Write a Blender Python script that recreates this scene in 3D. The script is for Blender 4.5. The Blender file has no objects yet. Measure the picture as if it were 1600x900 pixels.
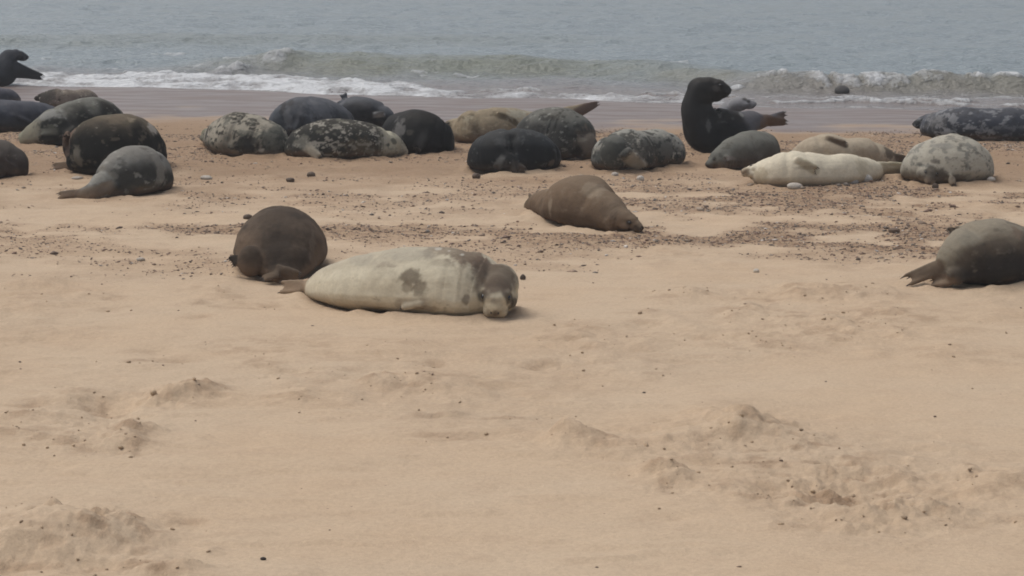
import bpy, bmesh, math, random
import numpy as np
from mathutils import Vector
from mathutils.bvhtree import BVHTree
R = math.radians
SC = bpy.context.scene
COL = SC.collection

# ---------------------------------------------------------------- camera
FPX, CAMH, PITCH = 3500.0, 3.2, R(9.57)
cam = bpy.data.cameras.new("camera")
cam.sensor_width = 36.0
cam.lens = 36.0 * FPX / 1600.0
cam.clip_start = 0.1
cam.clip_end = 9000
camo = bpy.data.objects.new("camera", cam)
camo.location = (0, 0, CAMH)
camo.rotation_euler = (R(90) - PITCH, 0, 0)
COL.objects.link(camo)
SC.camera = camo

# ---------------------------------------------------------------- sky, sun, exposure
SUN_EL, SUN_AZ = R(64), R(-68)          # azimuth from +Y clockwise: high on the left, a little beyond the seals
w = bpy.data.worlds.new("World")
SC.world = w
w.use_nodes = True
nt = w.node_tree
nt.nodes.clear()
sky = nt.nodes.new("ShaderNodeTexSky")
sky.sky_type = 'NISHITA'
sky.sun_disc = False
sky.sun_elevation = SUN_EL
sky.sun_rotation = SUN_AZ
sky.dust_density = 4.0
sky.air_density = 1.0
sky.ozone_density = 1.0
hsv = nt.nodes.new("ShaderNodeHueSaturation")
hsv.inputs['Saturation'].default_value = 0.42      # overcast: a nearly grey sky
bg = nt.nodes.new("ShaderNodeBackground")
bg.inputs['Strength'].default_value = 0.125
wo = nt.nodes.new("ShaderNodeOutputWorld")
nt.links.new(sky.outputs[0], hsv.inputs['Color'])
nt.links.new(hsv.outputs[0], bg.inputs['Color'])
nt.links.new(bg.outputs[0], wo.inputs['Surface'])
sd = bpy.data.lights.new("sun", 'SUN')
sd.energy = 1.15
sd.angle = R(36)
sd.color = (1.0, 0.96, 0.9)
so = bpy.data.objects.new("sun", sd)
sv = Vector((math.sin(SUN_AZ) * math.cos(SUN_EL), math.cos(SUN_AZ) * math.cos(SUN_EL), math.sin(SUN_EL)))
so.rotation_euler = sv.to_track_quat('Z', 'Y').to_euler()
COL.objects.link(so)
SC.view_settings.view_transform = 'Standard'
SC.view_settings.look = 'None'
SC.view_settings.gamma = 1.0
SC.view_settings.exposure = 0.11
SC.view_settings.use_curve_mapping = False
SC.cycles.filter_width = 1.8

# ---------------------------------------------------------------- noise
def _h(ix, iy, iz, seed):
    n = (ix.astype(np.int64) * 374761393 + iy.astype(np.int64) * 668265263 + iz.astype(np.int64) * 2147483647 + seed * 1274126177) & 0xffffffff
    n = ((n ^ (n >> 13)) * 1274126177) & 0xffffffff
    n = ((n ^ (n >> 16)) * 2246822519) & 0xffffffff
    return ((n ^ (n >> 15)) & 0xffff) / 65535.0

def vn2(x, y, seed=0):
    x = np.asarray(x, float); y = np.asarray(y, float)
    ix = np.floor(x); iy = np.floor(y)
    fx = x - ix; fy = y - iy
    fx = fx * fx * fx * (fx * (fx * 6 - 15) + 10); fy = fy * fy * fy * (fy * (fy * 6 - 15) + 10)
    z = np.zeros_like(ix)
    a = _h(ix, iy, z, seed); b = _h(ix + 1, iy, z, seed); c = _h(ix, iy + 1, z, seed); d = _h(ix + 1, iy + 1, z, seed)
    return (a * (1 - fx) + b * fx) * (1 - fy) + (c * (1 - fx) + d * fx) * fy

def vn3(x, y, z, seed=0):
    ix = np.floor(x); iy = np.floor(y); iz = np.floor(z)
    fx = x - ix; fy = y - iy; fz = z - iz
    fx = fx * fx * (3 - 2 * fx); fy = fy * fy * (3 - 2 * fy); fz = fz * fz * (3 - 2 * fz)
    r = 0
    for k in (0, 1):
        a = _h(ix, iy, iz + k, seed); b = _h(ix + 1, iy, iz + k, seed)
        c = _h(ix, iy + 1, iz + k, seed); d = _h(ix + 1, iy + 1, iz + k, seed)
        v = (a * (1 - fx) + b * fx) * (1 - fy) + (c * (1 - fx) + d * fx) * fy
        r = r + v * (fz if k else 1 - fz)
    return r

def fb2(x, y, o=4, seed=0, g=0.5):
    s = 0; a = 1; t = 0
    c, sn = 0.8, 0.6
    for i in range(o):
        s = s + a * vn2(x, y, seed + i * 17); t += a; a *= g
        x, y = 2.03 * (c * x - sn * y) + 11.3, 2.03 * (sn * x + c * y) + 5.7
    return s / t

def fb3(p, sc, o=3, seed=0):
    s = 0; a = 1; t = 0; q = p * sc
    for i in range(o):
        s = s + a * vn3(q[:, 0], q[:, 1], q[:, 2], seed + i * 13); t += a; a *= 0.5
        q = q * 2.07 + 7.7
    return s / t

def ss(a, b, x):
    t = np.clip((x - a) / (b - a), 0, 1)
    return t * t * (3 - 2 * t)

# ---------------------------------------------------------------- where a thing stands: measured from the photograph
CP, SP = math.cos(PITCH), math.sin(PITCH)
def ray(px, py):
    u = (px - 800.0) / FPX; v = -(py - 450.0) / FPX
    return np.array((u, CP + v * SP, -SP + v * CP))
def unp(px, py, D):
    d = ray(px, py); t = D / d[1]
    return np.array((0, 0, CAMH)) + d * t
SEA = -0.30
def shore(x):
    x = np.asarray(x, float)
    return 42.2 - 0.34 * np.clip(x, -14, 9) + 0.25 * np.sin(x * 0.9 + 1) + 0.12 * np.sin(x * 2.3)
def base(x, y):
    s = (y - 27.0) / (shore(x) - 27.0)
    z = -0.30 * np.clip(s, 0, 1) ** 1.25
    z = z - 0.045 * np.clip(y - shore(x), 0, 80)
    return z

def gpos(px, py):
    d = ray(px, py); lo, hi = 5.0, 200.0
    for _ in range(50):
        m = 0.5 * (lo + hi); t = m / d[1]
        if CAMH + d[2] * t > float(base(d[0] * t, m)): lo = m
        else: hi = m
    return np.array((d[0] * lo / d[1], lo, CAMH + d[2] * lo / d[1]))
def ppm(D): return FPX / D       # photo pixels per metre there

# mounds and hollows of the beach: px, py, half width px, height px (negative: hollow), half depth m, roughness
BUMPS = [
 (292, 622, 44, 24, .22, 1), (250, 630, 26, 10, .12, 1), (172, 634, 52, -16, .26, .7), (120, 618, 40, 6, .2, .6),
 (198, 684, 34, 20, .16, 1), (130, 696, 60, 10, .16, .8), (30, 690, 60, 6, .3, .6), (190, 700, 40, 5, .1, .8),
 (70, 852, 95, 29, .30, .28), (0, 862, 90, 22, .3, .28), (83, 818, 14, 12, .06, .5), (160, 842, 60, 14, .2, 1), (40, 885, 70, -10, .15, .8),
 (255, 893, 46, 15, .11, 1.2), (205, 888, 26, 5, .08, .8), (300, 892, 20, 7, .06, 1),
 (587, 602, 26, 12, .14, .8), (640, 606, 50, 6, .2, .8), (515, 624, 34, 5, .1, .6), (700, 598, 60, 4, .2, .6), (480, 592, 50, 4, .2, .6),
 (890, 694, 34, 30, .15, .7), (888, 676, 7, 9, .06, .4), (940, 700, 50, 8, .15, .7), (1000, 706, 60, 5, .12, .7),
 (1128, 678, 62, 30, .26, .35), (1165, 672, 34, 18, .16, 1), (1060, 695, 40, 10, .16, .7), (1210, 688, 40, 7, .2, .8), (1270, 690, 30, 5, .15, .8),
 (1040, 748, 34, 13, .14, .9), (1030, 742, 24, 8, .1, .9), (1120, 762, 50, 6, .1, 1), (1170, 775, 40, 6, .1, 1),
 (1245, 752, 18, 9, .08, 1), (1320, 765, 78, -18, .3, 1.3), (1290, 772, 34, 10, .1, 1), (1410, 750, 24, 9, .12, .6),
 (1400, 806, 80, 15, .16, .9), (1470, 800, 34, 8, .1, 1), (1340, 812, 50, 6, .1, .8),
 (1515, 740, 14, 12, .1, .6), (1485, 745, 20, 7, .08, .7), (1560, 765, 60, 10, .2, .7), (1600, 750, 30, 10, .15, .8),
 (1252, 457, 42, 12, .22, .7), (1305, 462, 30, 6, .2, .6), (1345, 457, 34, 7, .25, .7), (1390, 460, 30, 5, .2, .7),
 (1160, 492, 40, 7, .25, .7), (1240, 500, 50, 5, .25, .7), (1060, 508, 26, 7, .25, .3), (1090, 524, 24, 6, .22, .3),
 (1150, 530, 50, 5, .2, .7), (1300, 530, 60, 6, .3, .6), (1380, 520, 50, 4, .25, .6), (1200, 545, 60, 5, .25, .6), (1310, 505, 40, 5, .2, .5),
 (62, 446, 36, 9, .25, .4), (20, 448, 30, 5, .2, .4), (140, 456, 20, 4, .15, .4), (340, 452, 40, 5, .25, .5),
 (890, 527, 34, 6, .2, .8), (930, 545, 20, 3, .1, .8), (990, 584, 60, 5, .35, .5), (870, 384, 60, 7, .5, .6), (1050, 390, 40, 8, .5, .6),
 (170, 290, 60, 4, .4, .4), (600, 560, 120, 3, .4, .4), (740, 655, 90, 3, .1, .8), (710, 688, 40, 3, .1, .8),
 (1400, 500, 90, 3, .3, .8), (420, 545, 80, 2.5, .25, .6), (1500, 560, 80, 2, .3, .4), (1230, 720, 110, 4, .35, 1.2),
]
_r = random.Random(11)
for (xa, xb, ya, yb, n) in ((1010, 1500, 455, 560, 34), (0, 260, 600, 720, 16), (990, 1600, 690, 830, 34), (430, 760, 580, 640, 12), (820, 1060, 500, 600, 10), (0, 420, 440, 500, 12), (200, 700, 520, 580, 8), (0, 330, 800, 895, 10)):
    for _ in range(n):
        BUMPS.append((_r.uniform(xa, xb), _r.uniform(ya, yb), _r.uniform(12, 46), _r.choice((1, 1, -.7)) * _r.uniform(2.5, 7) * (ya / 600), _r.uniform(.05, .14) * (600 / ya), _r.uniform(.3, .8)))
BW = []
for (px, py, wx, h, dy, ro) in BUMPS:
    g = gpos(px, py); s = ppm(g[1])
    BW.append((g[0], g[1] + (0.4 * dy if h > 0 else 0), wx / s, h / s * (.95 if h > 0 else 1.3), dy * 1.15, ro))

def Hfull(x, y, want=False):
    x = np.asarray(x, float); y = np.asarray(y, float)
    z = base(x, y)
    dry = 1 - ss(28.5, 34, y)
    z = z + dry * 0.035 * (fb2(x * 0.8, y * 0.5, 3, 3) - 0.5)
    z = z + dry * 0.024 * (fb2(x * 2.2, y * 3.2, 4, 9) - 0.5)
    ch = ss(0.50, 0.72, fb2(x * 0.45, y * 0.33, 3, 41)) * dry       # trampled patches
    z = z + ch * 0.050 * (fb2(x * 4.5, y * 5.5, 4, 5) - 0.5)
    z = z + dry * .016 * ss(.52, .66, fb2(x * 1.0 + .6 * np.sin(y), y * 3.4, 4, 43)) * ss(.4, .6, fb2(x * .4, y * .4, 2, 44))
    z = z + 0.004 * (fb2(x * 14, y * 14, 2, 77) - 0.5) * dry
    band = ss(19.3, 21, y + 0.6 * np.sin(x * 0.8)) * (1 - ss(31, 34, y))
    z = z + band * 0.045 * (fb2(x * 3.0, y * 3.5, 4, 15) - 0.5)
    damp = 0.28 * ch * fb2(x * 5, y * 6, 3, 8)
    for (bx, by, wx, h, dy, ro) in BW:
        m0 = (np.abs(x - bx) < 3.2 * wx + .15) & (np.abs(y - by) < 3.2 * dy + .15)
        if not m0.any(): continue
        X = x[m0] if x.ndim else x; Y = y[m0] if y.ndim else y
        wn = fb2(X * 5, Y * 5, 3, 31) - 0.5
        wn2 = fb2(X * 5 + 40, Y * 5 + 9, 3, 37) - 0.5
        dx = (X - bx) / wx + wn * 0.9 * min(1, .25 / wx); dd = (Y - by) / dy + wn2 * 1.1
        r2 = dx * dx + dd * dd
        g = np.exp(-0.5 * r2 * 1.6)
        rn = fb2(X * 11, Y * 13, 4, 21, 0.6) - 0.5
        rid = 1 - np.abs(2 * fb2(X * 6, Y * 8, 4, 61, .6) - 1)
        add = h * g + ro * (0.042 * rn + 0.030 * (rid - .75)) * np.exp(-0.5 * r2 * 0.6) * min(1.0, abs(h) / .06)
        dm = ro * np.exp(-0.5 * r2 * 0.9) * ss(.42, .72, fb2(X * 7, Y * 9, 4, 71)) * .6 + .12 * ro * np.exp(-0.5 * r2)
        if x.ndim:
            z[m0] += add; damp[m0] = np.maximum(damp[m0], dm)
        else: z = z + add; damp = np.maximum(damp, dm)
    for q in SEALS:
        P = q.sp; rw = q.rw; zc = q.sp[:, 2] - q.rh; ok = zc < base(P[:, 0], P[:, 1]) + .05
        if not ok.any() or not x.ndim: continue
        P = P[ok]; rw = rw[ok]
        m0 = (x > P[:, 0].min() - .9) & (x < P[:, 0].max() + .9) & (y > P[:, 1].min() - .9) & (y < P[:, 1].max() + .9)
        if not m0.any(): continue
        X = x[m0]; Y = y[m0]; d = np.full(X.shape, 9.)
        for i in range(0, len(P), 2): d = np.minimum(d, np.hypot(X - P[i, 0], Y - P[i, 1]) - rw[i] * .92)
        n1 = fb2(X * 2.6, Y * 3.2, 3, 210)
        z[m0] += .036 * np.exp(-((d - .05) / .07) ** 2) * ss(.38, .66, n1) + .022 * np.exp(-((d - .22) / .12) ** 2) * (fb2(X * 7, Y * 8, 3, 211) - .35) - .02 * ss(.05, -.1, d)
        damp[m0] = np.maximum(damp[m0], .55 * np.exp(-((d - .02) / .10) ** 2) * fb2(X * 5, Y * 6, 3, 212))  # sand also darkened in a ring around each seal
    if want: return z, np.clip(damp, 0, 1), ch, band
    return z

# ---------------------------------------------------------------- helpers for objects and materials
def tag(o, label=None, cat=None, group=None, kind=None):
    if label: o['label'] = label
    if cat: o['category'] = cat
    if group: o['group'] = group
    if kind: o['kind'] = kind
    return o
def mk_mesh(name, verts, faces, smooth=True):
    me = bpy.data.meshes.new(name)
    verts = np.asarray(verts, np.float32)
    if isinstance(faces, np.ndarray):
        n, k = faces.shape
        me.vertices.add(len(verts)); me.vertices.foreach_set('co', verts.ravel())
        me.loops.add(n * k); me.loops.foreach_set('vertex_index', faces.astype(np.int32).ravel())
        me.polygons.add(n); me.polygons.foreach_set('loop_start', np.arange(0, n * k, k, dtype=np.int32))
        me.update(calc_edges=True)
    else:
        me.from_pydata(verts.tolist(), [], faces); me.update()
    me.polygons.foreach_set('use_smooth', np.full(len(me.polygons), smooth))
    return me
def link(name, me, mat=None, parent=None, loc=(0, 0, 0)):
    o = bpy.data.objects.new(name, me)
    if mat is not None: me.materials.append(mat)
    COL.objects.link(o)
    o.location = loc
    if parent is not None: o.parent = parent
    return o
def fattr(me, name, arr):
    a = me.attributes.new(name, 'FLOAT', 'POINT'); a.data.foreach_set('value', np.asarray(arr, np.float32).ravel())
def cattr(me, name, rgb):
    a = me.attributes.new(name, 'FLOAT_COLOR', 'POINT')
    c = np.ones((len(rgb), 4), np.float32); c[:, :3] = rgb
    a.data.foreach_set('color', c.ravel())

class NT:
    def __init__(s, name):
        s.m = bpy.data.materials.new(name); s.m.use_nodes = True
        s.t = s.m.node_tree; s.b = s.t.nodes['Principled BSDF']; s.out = s.t.nodes['Material Output']
        s.tc = s.t.nodes.new('ShaderNodeTexCoord')
    def n(s, ty, **kw):
        x = s.t.nodes.new(ty)
        for k, v in kw.items(): setattr(x, k, v)
        return x
    def l(s, a, b): s.t.links.new(a, b)
    def noise(s, scale, detail=4, rough=.55, vec=None, stretch=None, dist=0):
        x = s.n('ShaderNodeTexNoise'); x.inputs['Scale'].default_value = scale
        x.inputs['Detail'].default_value = detail; x.inputs['Roughness'].default_value = rough
        x.inputs['Distortion'].default_value = dist
        v = vec or s.tc.outputs['Object']
        if stretch:
            mp = s.n('ShaderNodeMapping'); mp.inputs['Scale'].default_value = stretch
            s.l(v, mp.inputs[0]); v = mp.outputs[0]
        s.l(v, x.inputs['Vector']); return x.outputs['Fac']
    def ramp(s, fac, *st):
        x = s.n('ShaderNodeValToRGB'); e = x.color_ramp.elements
        while len(e) < len(st): e.new(0.5)
        for i, (p, c) in enumerate(st):
            e[i].position = p; e[i].color = (*(c if hasattr(c, '__len__') else (c, c, c)), 1)
        s.l(fac, x.inputs[0]); return x.outputs[0]
    def mix(s, f, a, b, mode='MIX'):
        x = s.n('ShaderNodeMix', data_type='RGBA', blend_type=mode)
        for v, i in ((f, 0), (a, 6), (b, 7)):
            if hasattr(v, 'is_linked'): s.l(v, x.inputs[i])
            elif i == 0: x.inputs[0].default_value = v
            else: x.inputs[i].default_value = (*v, 1)
        return x.outputs[2]
    def math(s, op, a, b=0.0, clamp=False):
        x = s.n('ShaderNodeMath', operation=op, use_clamp=clamp)
        for v, i in ((a, 0), (b, 1)):
            if hasattr(v, 'is_linked'): s.l(v, x.inputs[i])
            else: x.inputs[i].default_value = v
        return x.outputs[0]
    def attr(s, name, col=False):
        x = s.n('ShaderNodeAttribute'); x.attribute_name = name
        return x.outputs['Color' if col else 'Fac']
    def bump(s, h, strength, dist):
        x = s.n('ShaderNodeBump'); x.inputs['Strength'].default_value = strength; x.inputs['Distance'].default_value = dist
        s.l(h, x.inputs['Height'])
        return x
# sand
def mat_sand():
    s = NT('sand')
    big = s.noise(0.55, 4, .55, stretch=(1, 1.6, 1)); mid = s.noise(2.6, 5, .6, stretch=(1, 1.7, 1)); fine = s.noise(34, 3, .6); grain = s.noise(170, 2, .6)
    dry = s.mix(s.ramp(big, (.38, 0), (.62, 1)), (.482, .357, .240), (.486, .370, .256))
    dry = s.mix(s.math('MULTIPLY', s.ramp(mid, (.5, 0), (.72, 1)), .45), dry, (.41, .298, .20))
    dampc = s.mix(fine, (.235, .150, .088), (.325, .215, .130))
    c = s.mix(s.attr('damp'), dry, dampc)
    peb = s.mix(s.ramp(s.noise(7, 5, .7, stretch=(1, 1.3, 1)), (.42, 0), (.62, 1)), (.375, .262, .165), (.235, .145, .088))
    c = s.mix(s.attr('gravel'), c, peb)
    # scattered dark grit
    v = s.n('ShaderNodeTexVoronoi'); v.inputs['Scale'].default_value = 24; s.l(s.tc.outputs['Object'], v.inputs['Vector'])
    dot = s.math('LESS_THAN', v.outputs['Distance'], .16)
    sel = s.math('GREATER_THAN', s.math('ADD', v.outputs['Color'], s.math('MULTIPLY', s.attr('gravel'), .38)), .93)
    gr = s.math('MULTIPLY', s.math('MULTIPLY', dot, sel), .7)
    c = s.mix(gr, c, (.13, .085, .06))
    wet = s.attr('wet')
    wetc = s.mix(s.noise(1.6, 4, .6, stretch=(1, 1.5, 1)), (.165, .126, .112), (.200, .158, .142))
    c = s.mix(wet, c, wetc)
    g2 = s.ramp(s.math('ADD', s.math('MULTIPLY', fine, .5), s.math('MULTIPLY', grain, .5)), (.3, .84), (.7, 1.13))
    c = s.mix(1.0, c, g2, 'MULTIPLY')
    s.l(c, s.b.inputs['Base Color'])
    pool = s.ramp(s.noise(.8, 3, .5, stretch=(1, 2.5, 1)), (.35, 0), (.6, 1))
    rough = s.math('SUBTRACT', .95, s.math('MULTIPLY', s.attr('gloss'), s.math('ADD', .34, s.math('MULTIPLY', pool, .26))))
    s.l(rough, s.b.inputs['Roughness'])
    s.b.inputs['Specular IOR Level'].default_value = .35
    hh = s.math('ADD', s.math('MULTIPLY', s.noise(16, 5, .65), 1.0), s.math('MULTIPLY', s.noise(60, 3, .6), .5))
    bp = s.bump(hh, .55, .02)
    st = s.math('MULTIPLY', s.math('SUBTRACT', 1.0, s.math('MULTIPLY', s.attr('gloss'), .93)), s.math('ADD', .42, s.math('MULTIPLY', s.math('MAXIMUM', s.attr('damp'), s.attr('gravel')), .7)))
    s.l(st, bp.inputs['Strength'])
    s.l(bp.outputs[0], s.b.inputs['Normal'])
    return s.m
def mat_sea():
    s = NT('sea_water')
    foam = s.attr('foam')
    body = s.mix(s.attr('green'), (.215, .255, .270), (.160, .172, .135))
    body = s.mix(s.attr('silt'), body, (.20, .165, .15))
    fn = s.noise(9, 5, .7); fn2 = s.noise(3.0, 5, .65, stretch=(1, .6, 1))
    f = s.math('ADD', foam, s.math('MULTIPLY', s.math('SUBTRACT', s.math('ADD', s.math('MULTIPLY', fn, .5), s.math('MULTIPLY', fn2, .5)), .5), 1.7))
    f = s.math('MULTIPLY', s.ramp(f, (.34, 0), (.84, 1)), s.ramp(foam, (.03, 0), (.25, 1)))
    c = s.mix(f, body, s.mix(fn, (.50, .51, .52), (.80, .81, .82)))
    s.l(c, s.b.inputs['Base Color'])
    s.l(s.math('ADD', .16, s.math('MULTIPLY', f, .7)), s.b.inputs['Roughness'])
    s.b.inputs['IOR'].default_value = 1.333
    h1 = s.noise(1.7, 5, .6, stretch=(.8, 1.2, 1)); h2 = s.noise(7, 4, .6, stretch=(1, 1.3, 1))
    b1 = s.bump(s.math('ADD', h1, s.math('MULTIPLY', h2, .25)), .85, .26)
    b2 = s.bump(s.math('MULTIPLY', fn, f), 1.0, .06)
    s.l(b1.outputs[0], b2.inputs['Normal'])
    s.l(b2.outputs[0], s.b.inputs['Normal'])
    return s.m
def mat_coat(name, rough, spec):
    s = NT(name)
    a = s.attr('coat', True)
    f = s.noise(55, 3, .65, stretch=(.5, 1, 1)); m = s.noise(13, 5, .65)
    k = s.ramp(s.math('ADD', s.math('MULTIPLY', f, .45), s.math('MULTIPLY', m, .55)), (.30, .84), (.70, 1.14))
    s.l(s.mix(1.0, a, k, 'MULTIPLY'), s.b.inputs['Base Color'])
    rr = s.math('ADD', rough - .10, s.math('MULTIPLY', m, .25))
    s.l(rr, s.b.inputs['Roughness'])
    s.b.inputs['Specular IOR Level'].default_value = spec
    bp = s.bump(s.math('ADD', s.math('MULTIPLY', m, 1.0), s.math('MULTIPLY', f, .5)), .28, .010)
    s.l(bp.outputs[0], s.b.inputs['Normal'])
    return s.m
def mat_plain(name, c1, c2, scale, rough, bump=.3, spec=.4):
    s = NT(name)
    n = s.noise(scale, 4, .6)
    s.l(s.mix(n, c1, c2), s.b.inputs['Base Color'])
    s.b.inputs['Roughness'].default_value = rough
    s.b.inputs['Specular IOR Level'].default_value = spec
    s.l(s.bump(n, bump, .01).outputs[0], s.b.inputs['Normal'])
    return s.m
M_SAND = mat_sand(); M_SEA = mat_sea()
M_DRY = mat_coat('dry_fur', .88, .06); M_WET = mat_coat('damp_fur', .62, .11)
M_EYE = mat_plain('wet_dark_eye', (.006, .005, .005), (.012, .010, .009), 20, .12, 0, .6)
M_NOSE = mat_plain('nose_skin', (.03, .022, .018), (.06, .045, .036), 60, .5)
M_CLAW = mat_plain('claw_horn', (.035, .028, .022), (.08, .062, .048), 80, .5)

# ---------------------------------------------------------------- seals: where and how each one lies (meshes are made further down)
def loft(C, S, U, rw, rh, n=28, flat=0.0):
    """closed tube through centres C, S = side axis, U = up axis"""
    C = np.asarray(C, float); m = len(C)
    th = np.linspace(0, 2 * np.pi, n, endpoint=False)
    cs, sn = np.cos(th), np.sin(th)
    e = 0.97
    cx = np.sign(cs) * np.abs(cs) ** e * (1 - .20 * flat * sn); sy = np.sign(sn) * np.abs(sn) ** e
    if flat: sy = np.where(sy < 0, -np.abs(sy) ** (1 - .35 * flat), sy); cx = cx * (1 + .06 * flat * (sn < 0))
    V = C[:, None, :] + S[:, None, :] * (rw[:, None, None] * cx[None, :, None]) + U[:, None, :] * (rh[:, None, None] * sy[None, :, None])
    vs = list(V.reshape(-1, 3)); fs = []
    for i in range(m - 1):
        for j in range(n):
            k = (j + 1) % n
            fs.append((i * n + j, i * n + k, (i + 1) * n + k, (i + 1) * n + j))
    vs.append(C[0]); vs.append(C[-1]); a = m * n
    for j in range(n):
        k = (j + 1) % n
        fs.append((a, k, j)); fs.append((a + 1, (m - 1) * n + j, (m - 1) * n + k))
    return vs, fs
def crom(P, N):
    P = np.asarray(P, float); m = len(P)
    E = np.vstack([2 * P[0] - P[1], P, 2 * P[-1] - P[-2]])
    d = np.maximum(np.linalg.norm(np.diff(P[:, :3], axis=0), axis=1), 1e-3)
    cum = np.concatenate([[0], np.cumsum(d)]); q = np.linspace(0, cum[-1], N)
    out = []
    for v in q:
        i = min(int(np.searchsorted(cum, v, 'right')) - 1, m - 2); t = (v - cum[i]) / d[i]
        p0, p1, p2, p3 = E[i], E[i + 1], E[i + 2], E[i + 3]
        # non-uniform tangents
        d0 = max(np.linalg.norm((p1 - p0)[:3]), 1e-3); d2 = max(np.linalg.norm((p3 - p2)[:3]), 1e-3)
        m1 = ((p1 - p0) / d0 * d[i] + (p2 - p1)) * .5; m2 = ((p2 - p1) + (p3 - p2) / d2 * d[i]) * .5
        t2, t3 = t * t, t ** 3
        out.append((2 * t3 - 3 * t2 + 1) * p1 + (t3 - 2 * t2 + t) * m1 + (-2 * t3 + 3 * t2) * p2 + (t3 - t2) * m2)
    return np.array(out)
def frames(C):
    T = np.gradient(C, axis=0); T /= np.linalg.norm(T, axis=1)[:, None] + 1e-9
    S = np.zeros_like(T); prev = None
    for i in range(len(T)):
        s = np.cross(T[i], (0, 0, 1.)); L = np.linalg.norm(s)
        if prev is None: s = s / (L + 1e-9)
        elif L > .30:
            s = s / L
            if np.dot(s, prev) < 0: s = -s
            s = s * .5 + prev * .5; s -= T[i] * np.dot(s, T[i]); s /= np.linalg.norm(s)
        else:
            s = prev - T[i] * np.dot(prev, T[i]); s /= np.linalg.norm(s)
        S[i] = s; prev = s
    U = np.cross(S, T)
    return T, S, U
def ellip(c, ax, n=18, m=12):
    vs = []; fs = []
    for i in range(1, m):
        a = math.pi * i / m
        for j in range(n):
            b = 2 * math.pi * j / n
            vs.append(c + ax[0] * math.sin(a) * math.cos(b) + ax[1] * math.sin(a) * math.sin(b) + ax[2] * math.cos(a))
    for i in range(m - 2):
        for j in range(n):
            k = (j + 1) % n; fs.append((i * n + j, (i + 1) * n + j, (i + 1) * n + k, i * n + k))
    t = len(vs); vs += [c + ax[2], c - ax[2]]
    for j in range(n):
        k = (j + 1) % n; fs.append((t, j, k)); fs.append((t + 1, (m - 2) * n + k, (m - 2) * n + j))
    return vs, fs
def capsule(p, q, ra, rb, up=None):
    N = 9; p = np.asarray(p); q = np.asarray(q)
    t = np.linspace(0, 1, N); C = p + (q - p) * t[:, None]
    T, S, U = frames(C)
    r = (ra + (rb - ra) * t) * np.sqrt(np.clip(1 - (2 * np.clip(t, .0, 1) - 1) ** 8, .05, 1))
    return loft(C, S, U, r, r, 10)

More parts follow.
